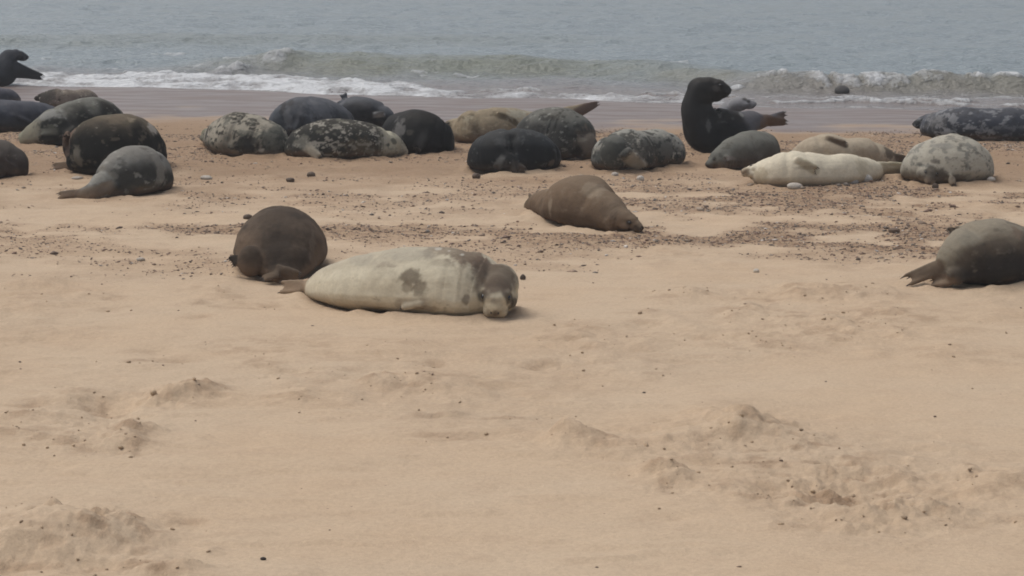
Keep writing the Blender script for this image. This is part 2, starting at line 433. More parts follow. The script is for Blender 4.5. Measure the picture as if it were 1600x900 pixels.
YAX = np.array((0, 1., 0))
class Seal:
    def __init__(s, label, pts, anchor=None, flips=(), blobs=(), coat=None, voxel=.0145, mat=None, eyes=(), nose=None, smooth=5, wrinkle=1.0, folds=(), head=None):
        s.label = label; s.args = (flips, blobs, coat, voxel, mat, eyes, nose, smooth, wrinkle, folds, head); SEALS.append(s)
        raw = []
        D0 = gpos(*anchor)[1] if anchor else None
        for p in pts:
            k = p[0]
            if k == 'g':
                _, px, pt, pb, wr = p
                g = gpos(px, pb); D = g[1]
                hgt = (pb - pt) / ppm(D)
                for _ in range(3):
                    D = g[1] + .62 * wr * hgt * .5
                    x = unp(px, pt, D)[0]; zb = float(base(x, D)) - .025; zt = unp(px, pt, D)[2]
                    hgt = max(zt - zb, .06)
                raw.append((x, D, (zt + zb) / 2, hgt / 2 * wr, hgt / 2))
            elif k == 'd':
                _, px, pt, dd, wr = p
                D = D0 + dd; q = unp(px, pt, D); zb = float(base(q[0], D)) - .025
                h = max(q[2] - zb, .05) / 2
                raw.append((q[0], D, zb + h, h * wr, h))
            else:
                _, px, py, r, wr, dd = p
                D = D0 + dd; q = unp(px, py, D); h = r / ppm(D)
                raw.append((q[0], q[1], q[2], h * wr, h))
        raw = np.array(raw)
        s.raw = raw; s.pxs = np.array([(p[1], (p[2] + p[3]) / 2 if p[0] == 'g' else p[2]) for p in pts], float)
        C = crom(raw, 46)
        # round the two ends
        def cap(a, b):
            d = a[:3] - b[:3]; d /= np.linalg.norm(d) + 1e-9
            out = []
            for t in (.30, .55, .78, .93, .995):
                v = a.copy(); v[:3] = a[:3] + d * a[4] * .75 * t; v[3:] = a[3:] * math.sqrt(max(1 - t * t, .01)); out.append(v)
            return out
        C = np.array(cap(C[0], C[1])[::-1] + list(C) + cap(C[-1], C[-2]))
        P = C[:, :3].copy(); P[5:-5] = C[5:-5, :3]
        T, S, U = frames(P)
        s.sp = P; s.T, s.S, s.U = T, S, U; s.rw, s.rh = C[:, 3], C[:, 4]
    def build(s):
        label = s.label; flips, blobs, coat, voxel, mat, eyes, nose, smooth, wrinkle, folds, head = s.args
        P, T, S, U = s.sp, s.T, s.S, s.U
        vs, fs = loft(P, S, U, s.rw, s.rh, 32, .8)
        joints = []; hp = []; hparts = []
        def add(a):
            n = len(vs); vs.extend(a[0]); fs.extend([tuple(i + n for i in f) for f in a[1]])
        for b in blobs:
            px, py, rx, ry, k = b[:5]
            D = s.depth(px, py, k); q = unp(px, py, D); m = 1 / ppm(D)
            rd = (b[5] if len(b) > 5 else .8) * min(rx, ry) * m
            ang = R(b[6]) if len(b) > 6 else 0
            ax = [np.array((math.cos(ang), 0, math.sin(ang))) * rx * m, np.array((-math.sin(ang), 0, math.cos(ang))) * ry * m, YAX * rd]
            add(ellip(q, ax))
        if head:      # cranium, muzzle, whisker pads, jaw and brows, posed by yaw (0 = towards the camera, 90 = right), pitch and roll
            hx, hy, hk, sz, yaw, pit, rol = head[:7]; hc = head[7] if len(head) > 7 else {}
            D = s.depth(hx, hy, hk) if abs(hk) < 5 else s.sp[-1, 1]
            c0 = unp(hx, hy, D); ya, pi_, ro = R(yaw), R(pit), R(rol)
            f = np.array((math.sin(ya) * math.cos(pi_), -math.cos(ya) * math.cos(pi_), math.sin(pi_)))
            sd0 = np.array((math.cos(ya), math.sin(ya), 0)); u0 = np.cross(f, sd0); u0 *= 1 if u0[2] > 0 else -1
            sd = sd0 * math.cos(ro) + u0 * math.sin(ro); u = u0 * math.cos(ro) - sd0 * math.sin(ro)
            ml = hc.get('ml', 1.0); mw = hc.get('mw', 1.0)
            def hpnt(a, b, c): return c0 + (f * (a if a < .06 else .06 + (a - .06) * ml) + sd * b * (mw if a > .06 else 1) + u * c) * sz
            low = hpnt(.16, 0, -.10); zg = float(base(low[0], low[1])) + .004
            lo2 = min(low[2], hpnt(0, 0, -.105)[2])
            if lo2 < zg: c0 = c0 + np.array((0, 0, zg - lo2))
            def he(a, b, c, rf, rs, ru): q2 = mw if a > .06 else 1; add(ellip(hpnt(a, b, c), [f * rf * sz, sd * rs * sz * q2, u * ru * sz * q2 ** .5], 20, 14))
            he(0, 0, 0, .135, .112, .108); he(-.08, 0, -.02, .14, .13, .12); he(.085, 0, .012, .10, .078, .072); he(.15, 0, -.010, .085, .062, .058); he(.20, 0, -.022, .052, .048, .046)
            for q in (-1, 1):
                he(.195, q * .030, -.036, .046, .036, .034); he(.085, q * .052, .052, .035, .022, .020); he(.06, q * .075, -.02, .07, .04, .05)
            he(.13, 0, -.068, .085, .046, .030)
            if hc.get('fat'): he(.055, 0, -.030, .085 * hc['fat'], .112 * hc['fat'], .098 * hc['fat']); he(.03, 0, -.05, .10, .13, .09)
            joints.append((hpnt(-.10, 0, 0), .13 * sz, 10))
            dk = hc.get('dark', (.03, .024, .020))
            for q in (-1, 1):
                hp.append((hpnt(.118, q * .062, .032), hc.get('er', .034) * sz, dk, .8 * hc.get('es', 1)))
                hp.append((hpnt(.20, q * .035, -.062), .020 * sz, dk, .45))
                hparts.append(('eye', hpnt(.122, q * .060, .034), .0185 * sz)); hparts.append(('nostril', hpnt(.245, q * .014, -.012), .0085 * sz))
            hp.append((hpnt(.248, 0, -.014), .030 * sz, dk, .9)); hp.append((hpnt(.235, 0, -.055), .026 * sz, dk, .5))
            for (a, b, c, rr, col, am) in hc.get('p', ()): hp.append((hpnt(a, b, c), rr * sz, col, am))
            s.hf = (f, sd, u, sz, hpnt)
        s.fl = []; claws = []
        for f in flips:
            (ax_, ay, ak), (bx, by, bk), wpx, ang = f[:4]
            opt = f[4] if len(f) > 4 else {}
            D1 = s.depth(ax_, ay, ak); p0 = unp(ax_, ay, D1)
            D2 = s.depth(bx, by, bk); p1 = unp(bx, by, D2)
            if p1[2] < float(base(p1[0], p1[1])) + .03: p1[2] = float(base(p1[0], p1[1])) + .03
            wm = wpx / ppm(D2); ax = p1 - p0; L = np.linalg.norm(ax); ax /= L
            view = np.array((0, CP, -SP))
            perp = np.cross(ax, view); perp /= np.linalg.norm(perp) + 1e-9
            dep = np.cross(ax, perp)
            W = perp * math.cos(R(ang)) + dep * math.sin(R(ang))
            Nn = np.cross(ax, W)
            th = opt.get('th', max(.018, s_vox(voxel) * 1.5)); w0 = opt.get('w0', .6); w1 = opt.get('w1', 1.0)
            bend = opt.get('bend', 0.0) * L
            tt = np.linspace(0, .86, 12)
            def axis(t): return p0 + (p1 - p0) * t + (Nn * 0 + np.array((0, 0, 1.))) * bend * math.sin(math.pi * t)
            CC = np.array([axis(t) for t in tt])
            ww = wm * (w0 + (w1 - w0) * tt); ww[-1] *= .7; ww[0] *= .9
            hh = np.maximum(th, np.linspace(wm * w0 * .55, th, 12)); hh[-1] *= .7
            add(loft(CC, np.repeat(W[None], 12, 0), np.repeat(Nn[None], 12, 0), ww, hh, 16))
            for i, u in enumerate(np.linspace(-1, 1, 5)):
                ln = 1.0 - (opt.get('scal', .10)) * (1 - abs(u)) - opt.get('slant', 0) * (u + 1) / 2
                a = axis(.30) + W * wm * (w0 + (w1 - w0) * .3) * u * .75; b = axis(ln) + W * wm * w1 * u * .95
                if b[2] < float(base(b[0], b[1])): b[2] = float(base(b[0], b[1])) + .008
                add(capsule(a, b, th * 1.3, th * 1.05))
                claws.append((b, (b - a) / (np.linalg.norm(b - a) + 1e-9), th))
            joints.append((p0, max(wm * 1.5, .06), 14)); s.fl.append((p0, p1, wm * 1.25, opt.get('col')))
        me = bpy.data.meshes.new('t'); me.from_pydata([tuple(v) for v in vs], [], fs); me.update()
        to = bpy.data.objects.new('t', me); COL.objects.link(to)
        r = to.modifiers.new('r', 'REMESH'); r.mode = 'VOXEL'; r.voxel_size = voxel
        q = to.modifiers.new('s', 'SMOOTH'); q.factor = .5; q.iterations = smooth
        dg = bpy.context.evaluated_depsgraph_get()
        m2 = bpy.data.meshes.new_from_object(to.evaluated_get(dg))
        bpy.data.objects.remove(to); bpy.data.meshes.remove(me)
        n = len(m2.vertices); co = np.empty(n * 3, np.float32); m2.vertices.foreach_get('co', co); co = co.reshape(-1, 3).astype(float)
        ed = np.empty(len(m2.edges) * 2, np.int32); m2.edges.foreach_get('vertices', ed); ed = ed.reshape(-1, 2)
        wj = np.zeros(n)
        for (q, rad, k) in joints: wj = np.maximum(wj, np.exp(-(np.linalg.norm(co - q, axis=1) / rad) ** 2))
        if joints:
            deg = np.bincount(ed.ravel(), minlength=n).astype(float)
            for _ in range(16):
                av = np.stack([np.bincount(ed[:, 0], co[ed[:, 1], k], n) + np.bincount(ed[:, 1], co[ed[:, 0], k], n) for k in range(3)], 1) / deg[:, None]
                co = co + (av - co) * (wj * .8)[:, None]
            m2.vertices.foreach_set('co', co.astype(np.float32).ravel()); m2.update()
        no = np.empty(n * 3, np.float32); m2.vertices.foreach_get('normal', no); no = no.reshape(-1, 3)
        # nearest spine sample
        idx = np.empty(n, int)
        for a in range(0, n, 20000):
            idx[a:a + 20000] = np.argmin(((co[a:a + 20000, None, :] - P[None]) ** 2).sum(-1), 1)
        rel = co - P[idx]
        hgt = (rel * U[idx]).sum(1) / np.maximum(s.rh[idx], .03)
        t = idx / (len(P) - 1.0)
        along = np.concatenate([[0], np.cumsum(np.linalg.norm(np.diff(P, axis=0), axis=1))])
        al = along[idx] + (rel * T[idx]).sum(1)
        dis = .050 * (fb3(co, 3.0, 2, 5) - .5) + .018 * (fb3(co, 8, 3, 6) - .5)
        for (t0, cnt, amp, wid) in folds:
            a0 = along[-1] * t0; ww = al - a0
            msk = np.exp(-(ww / wid) ** 2)
            ph = ww / wid * cnt * 2.2 + 1.2 * (fb3(co, 4, 2, 8) - .5)
            dis = dis - amp * msk * (.5 + .5 * np.cos(ph)) ** 3 * ss(-.9, .1, hgt) * (.3 + 1.4 * ss(.3, .7, fb3(co, 3.5, 2, 9)))
        ext = ss(.9, 1.3, np.linalg.norm(rel, axis=1) / np.maximum(np.maximum(s.rw, s.rh)[idx], .02))
        dis = dis * wrinkle * (1 - ext) * np.clip(s.rh[idx] / .15, .25, 1)
        co = co + no * dis[:, None]
        m2.vertices.foreach_set('co', co.astype(np.float32).ravel())
        s.co, s.hgt, s.t, s.al = co, hgt, t, al
        b0 = P[len(P) // 2]; org = np.array((b0[0], b0[1], float(base(b0[0], b0[1]))))
        s.bvh = BVHTree.FromPolygons([tuple(v) for v in co], [tuple(p.vertices) for p in m2.polygons])
        # coat colours; a few patches paint in shade and highlights
        c = coat
        rgb = np.repeat(np.array(c['base'], float)[None], n, 0)
        sd_ = hash_label(label)
        off = co + (sd_ % 97) * 3.1
        def blend(k, col, nz=.12):
            k = np.clip(k, 0, 1)[:, None]; cc = np.array(col, float)[None]
            rgb[:] = rgb * (1 - k) + cc * k
        big = fb3(off, 2.6, 4, 3)
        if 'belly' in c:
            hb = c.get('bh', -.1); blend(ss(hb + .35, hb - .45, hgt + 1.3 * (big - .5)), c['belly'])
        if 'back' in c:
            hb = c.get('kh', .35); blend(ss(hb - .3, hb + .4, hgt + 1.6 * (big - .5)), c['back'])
        if 'head' in c:      # colour towards the head end
            a, bb = c.get('ht', (.75, .92)); blend(ss(a, bb, t + .15 * (big - .5)), c['head'])
        if 'tail' in c:
            a, bb = c.get('tt', (.28, .08)); blend(ss(a, bb, t + .15 * (big - .5)), c['tail'])
        for i, (scl, thr, soft, col, amt) in enumerate(c.get('spots', ())):
            q = off * np.array((.8, .8, 1.25)); nz = .80 * fb3(q + i * 9.7, scl * 1.7, 4, 20 + i) + .2 * fb3(q + i * 3.7, scl * 6, 2, 26 + i)
            reg = .12 * (fb3(off, 1.9, 2, 30 + i) - .5) * 2
            blend(ss(thr - soft, thr + soft, nz + reg) * amt, col)
        for f in s.fl:
            if f[3] is None: continue
            p0, p1, wm, col = f; ab = p1 - p0; u = np.clip(((co - p0) @ ab) / (ab @ ab), 0, 1)
            dd = np.linalg.norm(co - (p0 + u[:, None] * ab), axis=1)
            blend(ss(wm * 1.15, wm * .75, dd) * ss(.0, .30, u) * .9, col)
        for (px, py, rx, ry, col, amt) in c.get('patch', ()):
            q = s.surf(px, py)
            if q is None: continue
            m = 1 / ppm(q[1]); d = co - q
            ed = (fb3(off, 24, 3, 50) - .5) * 1.3 + (fb3(off, 8, 2, 51) - .5) * 1.3
            rr = np.sqrt((d[:, 0] / (rx * m)) ** 2 + (d[:, 2] / (ry * m)) ** 2 + (d[:, 1] / (1.6 * max(rx, ry) * m)) ** 2)
            blend(ss(1.25, .60, rr + ed) * amt, col)
        for (q, rad, col, am) in hp:
            rr = np.linalg.norm(co - q, axis=1) / rad + .5 * (fb3(off, 22, 2, 53) - .5); blend(ss(1.15, .6, rr) * am, col)
        # sand sticking to the underside
        gz = co[:, 2] - base(co[:, 0], co[:, 1])
        blend(ss(.13, .0, gz + .12 * (fb3(off, 7, 3, 60) - .5)) * c.get('sand', .55), c.get('sandcol', (.24, .16, .10)))
        dust = ss(.45, .9, no[:, 2] + .6 * (fb3(off, 6, 3, 63) - .5)) * c.get('dust', .06)
        blend(dust, (.33, .27, .20))
        cattr(m2, 'coat', rgb)
        m2.vertices.foreach_set('co', (co - org).astype(np.float32).ravel())
        m2.polygons.foreach_set('use_smooth', np.full(len(m2.polygons), True))
        m2.name = 'body'; m2.update()
        root = bpy.data.objects.new('grey_seal', None); COL.objects.link(root); root.location = org; root.empty_display_size = .3
        tag(root, label, 'seal', 'grey seals hauled out on the beach')
        bo = bpy.data.objects.new('body', m2); m2.materials.clear(); m2.materials.append(mat or M_DRY)
        COL.objects.link(bo); bo.parent = root
        for (px, py, r) in eyes:
            q = s.surf(px, py)
            if q is None: continue
            rr = r / ppm(q[1]); d = ray(px, py); d = d / np.linalg.norm(d)
            a = ellip(q + d * rr * .45 - org, [np.array((rr, 0, 0)), np.array((0, 0, rr * .85)), YAX * rr], 16, 12)
            link('eye', mk_mesh('eye', a[0], a[1]), M_EYE, root)
        if nose:
            for (px, py, rx, ry) in nose:
                q = s.surf(px, py)
                if q is None: continue
                m = 1 / ppm(q[1]); a = ellip(q + np.array((0, .35 * rx * m, 0)) - org, [np.array((rx * m, 0, 0)), np.array((0, 0, ry * m)), YAX * rx * m * .6], 12, 8)
                link('nostril', mk_mesh('nostril', a[0], a[1]), M_NOSE, root)
        for (kind, q, rr) in hparts:
            h = s.bvh.find_nearest(Vector(q))
            if h[0] is None: continue
            nn = np.array(h[1]); q2 = np.array(h[0]); f, sd, u = s.hf[:3]
            if kind == 'eye': a = ellip(q2 - nn * rr * .35 - org, [f * rr, sd * rr * .9, u * rr * .8], 14, 10); link('eye', mk_mesh('eye', a[0], a[1]), M_EYE, root)
            else: a = ellip(q2 - nn * rr * .3 - org, [f * rr, sd * rr * .8, u * rr * 1.2], 10, 8); link('nostril', mk_mesh('nostril', a[0], a[1]), M_NOSE, root)
        if head and s.hf[3] > .8:
            f, sd, u, sz, hpnt = s.hf
        for (b, d, th) in claws:
            b = b - d * th * 1.2; tip = b + d * (th * 2.2); tip[2] -= th * .4
            a = loft([b, b + (tip - b) * .5, tip], *[np.repeat(v[None], 3, 0) for v in ortho(d)], np.array((.42, .30, .05)) * th, np.array((.42, .3, .05)) * th, 6)
            link('claw', mk_mesh('claw', np.array(a[0]) - org, a[1]), M_CLAW, root)
        s.root = root
    def depth(s, px, py, k):
        i = int(np.argmin((s.sp_px()[:, 0] - px) ** 2 + (s.sp_px()[:, 1] - py) ** 2))
        return s.sp[i, 1] - k * s.rw[i]
    def sp_px(s):
        if not hasattr(s, '_pp'):
            q = s.sp - np.array((0, 0, CAMH)); z = q[:, 1] * CP - q[:, 2] * SP; v = q[:, 1] * SP + q[:, 2] * CP
            s._pp = np.stack([800 + FPX * q[:, 0] / z, 450 - FPX * v / z], 1)
        return s._pp
    def surf(s, px, py):
        d = ray(px, py); h = s.bvh.ray_cast(Vector((0, 0, CAMH)), Vector(d).normalized())
        return None if h[0] is None else np.array(h[0])
def s_vox(v): return v
def hash_label(t):
    h = 7
    for ch in t: h = (h * 31 + ord(ch)) & 0x7fffffff
    return h
def ortho(d):
    a = np.cross(d, (0, 0, 1.)); L = np.linalg.norm(a)
    a = np.array((1., 0, 0)) if L < 1e-3 else a / L
    return a, np.cross(a, d)

# coat colours (albedo)
CREAM = (.46, .41, .29); PALE = (.33, .31, .25); MIDG = (.15, .15, .13); DARK = (.035, .035, .033); BLK = (.012, .0125, .013)
BRN = (.125, .092, .066); SLATE = (.075, .083, .10); FAWN = (.28, .225, .155); TAN = (.20, .150, .095); OLIVE = (.10, .10, .075); SANDY = (.26, .18, .115)

SEALS = []
# --- nearest: white seal looking at the camera
Seal('large cream-white seal facing the camera with brown crown, nearest of all the seals',
 [('g', 484, 439, 460, .95), ('g', 500, 427, 467, 1.0), ('g', 530, 410, 476, 1.08), ('g', 552, 401, 481, 1.1), ('g', 590, 393, 486, 1.15), ('g', 640, 386, 491, 1.15),
  ('g', 690, 385, 495, 1.15), ('g', 722, 392, 497, 1.08), ('c', 748, 444, 48, 1.0, .42), ('c', 765, 449, 42, .96, .34), ('c', 774, 452, 38, .92, .24)],
 anchor=(775, 499), voxel=.0095, smooth=4,
 flips=[((494, 445, .2), (436, 452, .3), 11, 20, dict(w0=.75, w1=1.1, col=(.25, .18, .12), scal=.25)), ((494, 450, -.3), (444, 446, -.4), 10, 40, dict(w0=.7, w1=1.0, col=(.22, .16, .11))),
        ((684, 472, 1.0), (628, 475, 1.12), 10, 35, dict(w0=1.0, w1=.8, th=.026, col=(.38, .33, .25), bend=.12))],
 blobs=[(668, 464, 26, 16, .55, 1.0)], head=(777, 453, 9, 1.28, -5, -33, -3, dict(ml=.68, mw=1.2, fat=.95, er=.050, dark=(.04, .030, .023), p=[(-.03, 0, .12, .17, (.115, .088, .066), .85), (.05, .0, .088, .08, (.12, .092, .07), .8), (.10, .0, .05, .04, (.15, .115, .088), .7), (.15, 0, .02, .06, (.19, .155, .12), .7), (.09, .10, -.03, .05, (.05, .038, .03), .8), (.14, .08, -.03, .035, (.06, .045, .034), .7), (.21, 0, -.03, .055, (.12, .09, .07), .75), (.20, 0, -.06, .05, (.08, .06, .046), .6)])),
 folds=[(.80, 2, .022, .10)],
 coat=dict(base=(.55, .495, .375), belly=(.49, .42, .30), bh=-.5, back=(.42, .37, .28), kh=.60, sand=.35, dust=.0,
  spots=[(9, .70, .05, (.26, .22, .17), .5)],
  patch=[(735, 400, 42, 17, (.15, .11, .08), .85), (700, 390, 40, 12, (.21, .17, .125), .75), (690, 410, 26, 8, (.28, .24, .18), .5), (752, 432, 10, 16, (.22, .18, .13), .6), (742, 411, 4, 3, (.45, .42, .36), .8), (752, 421, 6, 4, (.42, .38, .31), .8), (722, 398, 4, 2, (.45, .42, .36), .8), (702, 392, 3, 2, (.48, .45, .39), .8), (684, 389, 5, 2, (.48, .45, .39), .7), (712, 412, 6, 3, (.40, .36, .28), .6), (755, 412, 26, 12, (.16, .115, .085), .8), (560, 404, 40, 10, (.33, .30, .24), .5), (640, 396, 50, 9, (.33, .30, .24), .5),
         (643, 434, 17, 14, (.17, .14, .10), .8), (655, 452, 13, 13, (.19, .155, .11), .75), (636, 450, 9, 12, (.20, .16, .11), .6),  # armpit shade painted into the flank colour
         (728, 468, 6, 10, (.15, .12, .09), .7), (668, 482, 18, 5, (.2, .15, .10), .5)]))
# --- brown dome
Seal('dark brown barrel-bodied seal lying end-on just behind the cream-white seal',
 [('d', 446, 426, .0, 1.8), ('d', 445, 410, .08, 1.7), ('d', 444, 380, .20, 1.50), ('d', 440, 345, .40, 1.42), ('d', 438, 328, .64, 1.38), ('d', 439, 324, .9, 1.38), ('d', 445, 340, 1.3, 1.25), ('d', 450, 362, 1.6, 1.0), ('d', 450, 380, 1.8, .9)],
 anchor=(440, 441), voxel=.0105,
 flips=[((432, 422, .6), (470, 432, 1.0), 9, 35, dict(w0=1.5, w1=.8, col=(.12, .09, .066))), ((436, 428, .9), (410, 436, 1.2), 8, 60, dict(w0=1.5, w1=.7, col=(.095, .072, .052))), ((380, 400, .5), (360, 410, .6), 8, 20, dict(col=(.03, .024, .02)))],
 blobs=[(487, 405, 18, 26, .5, .8), (392, 408, 22, 26, .5, .8)], folds=[(.16, 1, .004, .10)],
 coat=dict(base=(.13, .094, .067), back=(.070, .053, .040), kh=.45, belly=(.12, .082, .055), bh=-.4, spots=[(4, .60, .12, (.125, .095, .07), .5), (4, .6, .1, (.04, .032, .026), .6)], sand=.3, dust=.0,
   patch=[(488, 375, 4, 26, (.16, .125, .095), .4), (430, 385, 26, 26, (.042, .034, .028), .6)]))
# --- fawn brown seal
Seal('fawn-brown seal lying alone in the middle with its head down towards the right',
 [('g', 827, 311, 326, 1.0), ('g', 840, 301, 331, .95), ('g', 855, 294, 338, .9), ('g', 866, 292, 343, .85), ('g', 884, 280, 349, 1.15), ('g', 912, 273, 355, 1.18), ('g', 936, 286, 359, 1.1), ('g', 956, 306, 362, 1.05),
  ('g', 968, 322, 364, 1.0)],
 voxel=.0105, head=(974, 344, .1, .98, 52, -14, 15), blobs=[(925, 330, 24, 22, .55, 1.0, -38)], folds=[(.20, 1, .05, .08), (.80, 1, .012, .10)],
 flips=[((840, 315, 0), (824, 316, .1), 12, 10, dict(col=(.10, .075, .05))), ((930, 290, -.6), (962, 312, -.9), 7, 30, dict(col=(.15, .11, .075)))],
 coat=dict(base=(.150, .106, .071), belly=(.085, .058, .038), bh=-.05, sand=.2, dust=.12, spots=[(5, .66, .08, (.24, .19, .14), .4)],
   patch=[(994, 358, 6, 8, (.025, .017, .012), .8), (925, 298, 22, 10, (.25, .20, .145), .6), (860, 318, 3, 20, (.26, .21, .155), .5), (950, 330, 22, 14, (.10, .075, .055), .5), (845, 318, 10, 12, (.09, .065, .045), .6)]))
# --- right edge
Seal('dark grey-brown seal cut off by the right edge with hind flippers stretched on the sand',
 [('g', 1478, 412, 448, .9), ('g', 1490, 385, 449, 1.0), ('g', 1508, 360, 449, 1.1), ('g', 1538, 343, 448, 1.2), ('g', 1572, 345, 444, 1.2), ('g', 1608, 362, 440, 1.1), ('g', 1650, 378, 438, 1.05), ('g', 1700, 400, 436, 1.0), ('g', 1725, 415, 434, 1.0)],
 voxel=.0115, flips=[((1496, 405, .3), (1412, 457, .4), 11, 25, dict(w0=1.3, w1=.9, col=(.095, .066, .045), scal=.2)), ((1505, 435, .9), (1452, 460, 1.2), 10, 35, dict(w0=1.1, w1=.9, col=(.14, .10, .07))),
        ((1500, 352, -.6), (1482, 362, -.7), 5, 30, dict(col=(.05, .035, .025)))],
 blobs=[(1495, 428, 18, 16, .7, 1.0)], folds=[(.22, 2, .02, .12)],
 coat=dict(base=(.085, .069, .053), back=(.215, .19, .145), kh=.45, belly=(.035, .031, .028), bh=-.1, sand=.3, dust=.2, spots=[(5, .62, .06, (.045, .04, .035), .6), (7, .7, .05, (.18, .155, .12), .5)],
   patch=[(1512, 372, 26, 12, (.19, .175, .14), .6), (1590, 362, 14, 12, (.16, .115, .085), .7), (1560, 410, 36, 20, (.03, .027, .025), .6)]))
# --- left group
Seal('grey domed seal with pale shoulders at the front of the left-hand group',
 [('g', 122, 297, 312, 1.0), ('g', 145, 284, 312, 1.0), ('g', 162, 264, 310, 1.05), ('g', 182, 240, 308, 1.1), ('g', 208, 227, 305, 1.15), ('g', 230, 232, 301, 1.1), ('g', 248, 250, 298, 1.05), ('g', 258, 272, 295, .95)],
 flips=[((140, 300, .2), (90, 306, .2), 6, 30, dict(w0=.9, w1=.9, col=(.10, .07, .05))), ((185, 288, .9), (130, 306, 1.0), 9, 20, dict(w0=1.0, w1=.7, col=(.15, .115, .085))), ((255, 285, .2), (268, 291, .2), 5, 20, dict(col=(.06, .045, .035)))],
 folds=[(0.28, 1, .022, .09), (0.72, 1, .014, .10)], coat=dict(base=(.042, .042, .039), back=(.175, .172, .158), kh=.50, belly=(.13, .115, .095), bh=-.45, spots=[(5, .6, .05, (.05, .05, .046), .6), (6, .66, .04, (.28, .28, .255), .6)], sand=.5, dust=.12,
   patch=[(160, 272, 18, 14, (.23, .225, .20), .6), (250, 270, 7, 22, (.22, .21, .185), .7)]))
Seal('big dark brown seal with a black flank, behind the front seal of the left-hand group',
 [('g', 124, 240, 268, .9), ('g', 131, 214, 272, 1.0), ('g', 145, 190, 275, 1.1), ('g', 170, 178, 274, 1.15), ('g', 203, 181, 268, 1.1), ('g', 227, 198, 263, 1.05), ('g', 239, 222, 258, 1.0)],
 flips=[((185, 228, .85), (165, 262, 1.2), 10, 35, dict(w0=1, w1=.7, th=.03, col=(.035, .03, .026))), ((120, 238, .3), (107, 206, .4), 11, 15, dict(w0=.9, w1=.95, col=(.15, .105, .08))), ((126, 258, .5), (82, 261, .6), 6, 30, dict(w0=1.2, w1=.9, col=(.11, .075, .052))), ((140, 268, .9), (82, 277, 1.0), 6, 30, dict(w0=1.3, w1=.8, col=(.10, .07, .05)))],
 blobs=[(120, 240, 10, 19, .3, .9), (107, 226, 10, 23, .6, .8)],
 folds=[(0.22, 1, 0.050, .08), (0.78, 1, .022, .09), (0.22, 1, .014, .10)], coat=dict(base=(.016, .0155, .014), back=(.095, .078, .056), kh=.72, sand=.3, spots=[(7, .64, .05, (.12, .10, .075), .6), (10, .70, .03, (.30, .27, .22), .5)], dust=.08,
   patch=[(107, 225, 9, 18, (.14, .10, .08), .8), (120, 245, 10, 14, (.15, .135, .11), .7), (238, 200, 6, 12, (.38, .35, .31), .8), (205, 186, 8, 5, (.32, .27, .19), .6), (190, 184, 30, 6, (.16, .125, .09), .5)]))
Seal('dark olive seal with a pale flipper at its left end, behind the big brown one',
 [('g', 38, 206, 226, .8), ('g', 54, 191, 227, .95), ('g', 72, 177, 228, 1.05), ('g', 98, 164, 227, 1.15), ('g', 125, 155, 225, 1.15), ('g', 148, 153, 222, 1.1), ('g', 170, 164, 216, 1.0), ('g', 180, 180, 210, .9)],
 flips=[((120, 190, .85), (98, 212, 1.15), 8, 35, dict(w0=1, w1=.7, th=.03, col=(.035, .035, .032))), ((58, 192, .5), (33, 224, .5), 10, 15, dict(w0=.8, w1=.9, col=(.26, .255, .19))), ((95, 205, .95), (62, 207, 1.2), 5, 25, dict(col=(.12, .12, .10)))],
 folds=[(0.24, 1, .022, .09), (0.76, 1, .014, .10)], coat=dict(base=(.022, .0225, .021), back=(.165, .165, .145), kh=.62, tail=(.18, .17, .135), tt=(.14, .02), sand=.3, spots=[(6, .62, .05, (.13, .13, .105), .6), (12, .68, .03, (.27, .27, .24), .6)],
   patch=[(75, 180, 22, 7, (.235, .235, .22), .8), (46, 208, 20, 22, (.215, .20, .155), .8)]))
Seal('slate-blue smooth seal cut off by the left edge',
 [('g', -90, 168, 207, 1.0), ('g', -55, 160, 207, 1.15), ('g', -20, 156, 207, 1.2), ('g', 20, 157, 206, 1.15), ('g', 52, 159, 204, 1.1), ('g', 80, 167, 198, 1.0), ('g', 96, 178, 193, .9)],
 mat=M_WET, folds=[(0.80, 1, .022, .09), (0.20, 1, .014, .10)], flips=[((15, 182, .85), (48, 197, 1.15), 7, 35, dict(w0=1, w1=.8, th=.03, col=(.026, .028, .036)))], coat=dict(base=(.040, .044, .058), back=(.062, .068, .086), belly=(.028, .029, .034), bh=-.2, sand=.4, spots=[(8, .68, .05, (.12, .12, .125), .5)]))
Seal('small dusky blue-grey seal at the left edge behind the slate-blue one',
 [('g', -60, 146, 165, 1.0), ('g', -30, 139, 164, 1.1), ('g', 0, 138, 163, 1.1), ('g', 18, 142, 162, 1.0), ('g', 27, 150, 161, .9)],
 mat=M_WET, folds=[(0.72, 1, .022, .09), (0.28, 1, .014, .10)], coat=dict(base=(.050, .052, .066), back=(.075, .076, .092), sand=.3))
Seal('blotchy brown seal with dark head resting behind the olive seal near the foam',
 [('g', 147, 151, 163, .9), ('g', 139, 141, 166, 1.0), ('g', 118, 140, 168, 1.1), ('g', 92, 139, 169, 1.1), ('g', 74, 142, 168, 1.0)],
 head=(69, 151, .2, .72, -70, -4, 0, {}), folds=[(0.28, 1, .022, .09), (0.72, 1, .014, .10)], coat=dict(base=(.15, .12, .10), back=(.19, .16, .13), head=(.045, .040, .036), ht=(.72, .8), spots=[(14, .56, .03, (.05, .042, .038), .85), (16, .64, .03, (.42, .38, .33), .8)], sand=.3))
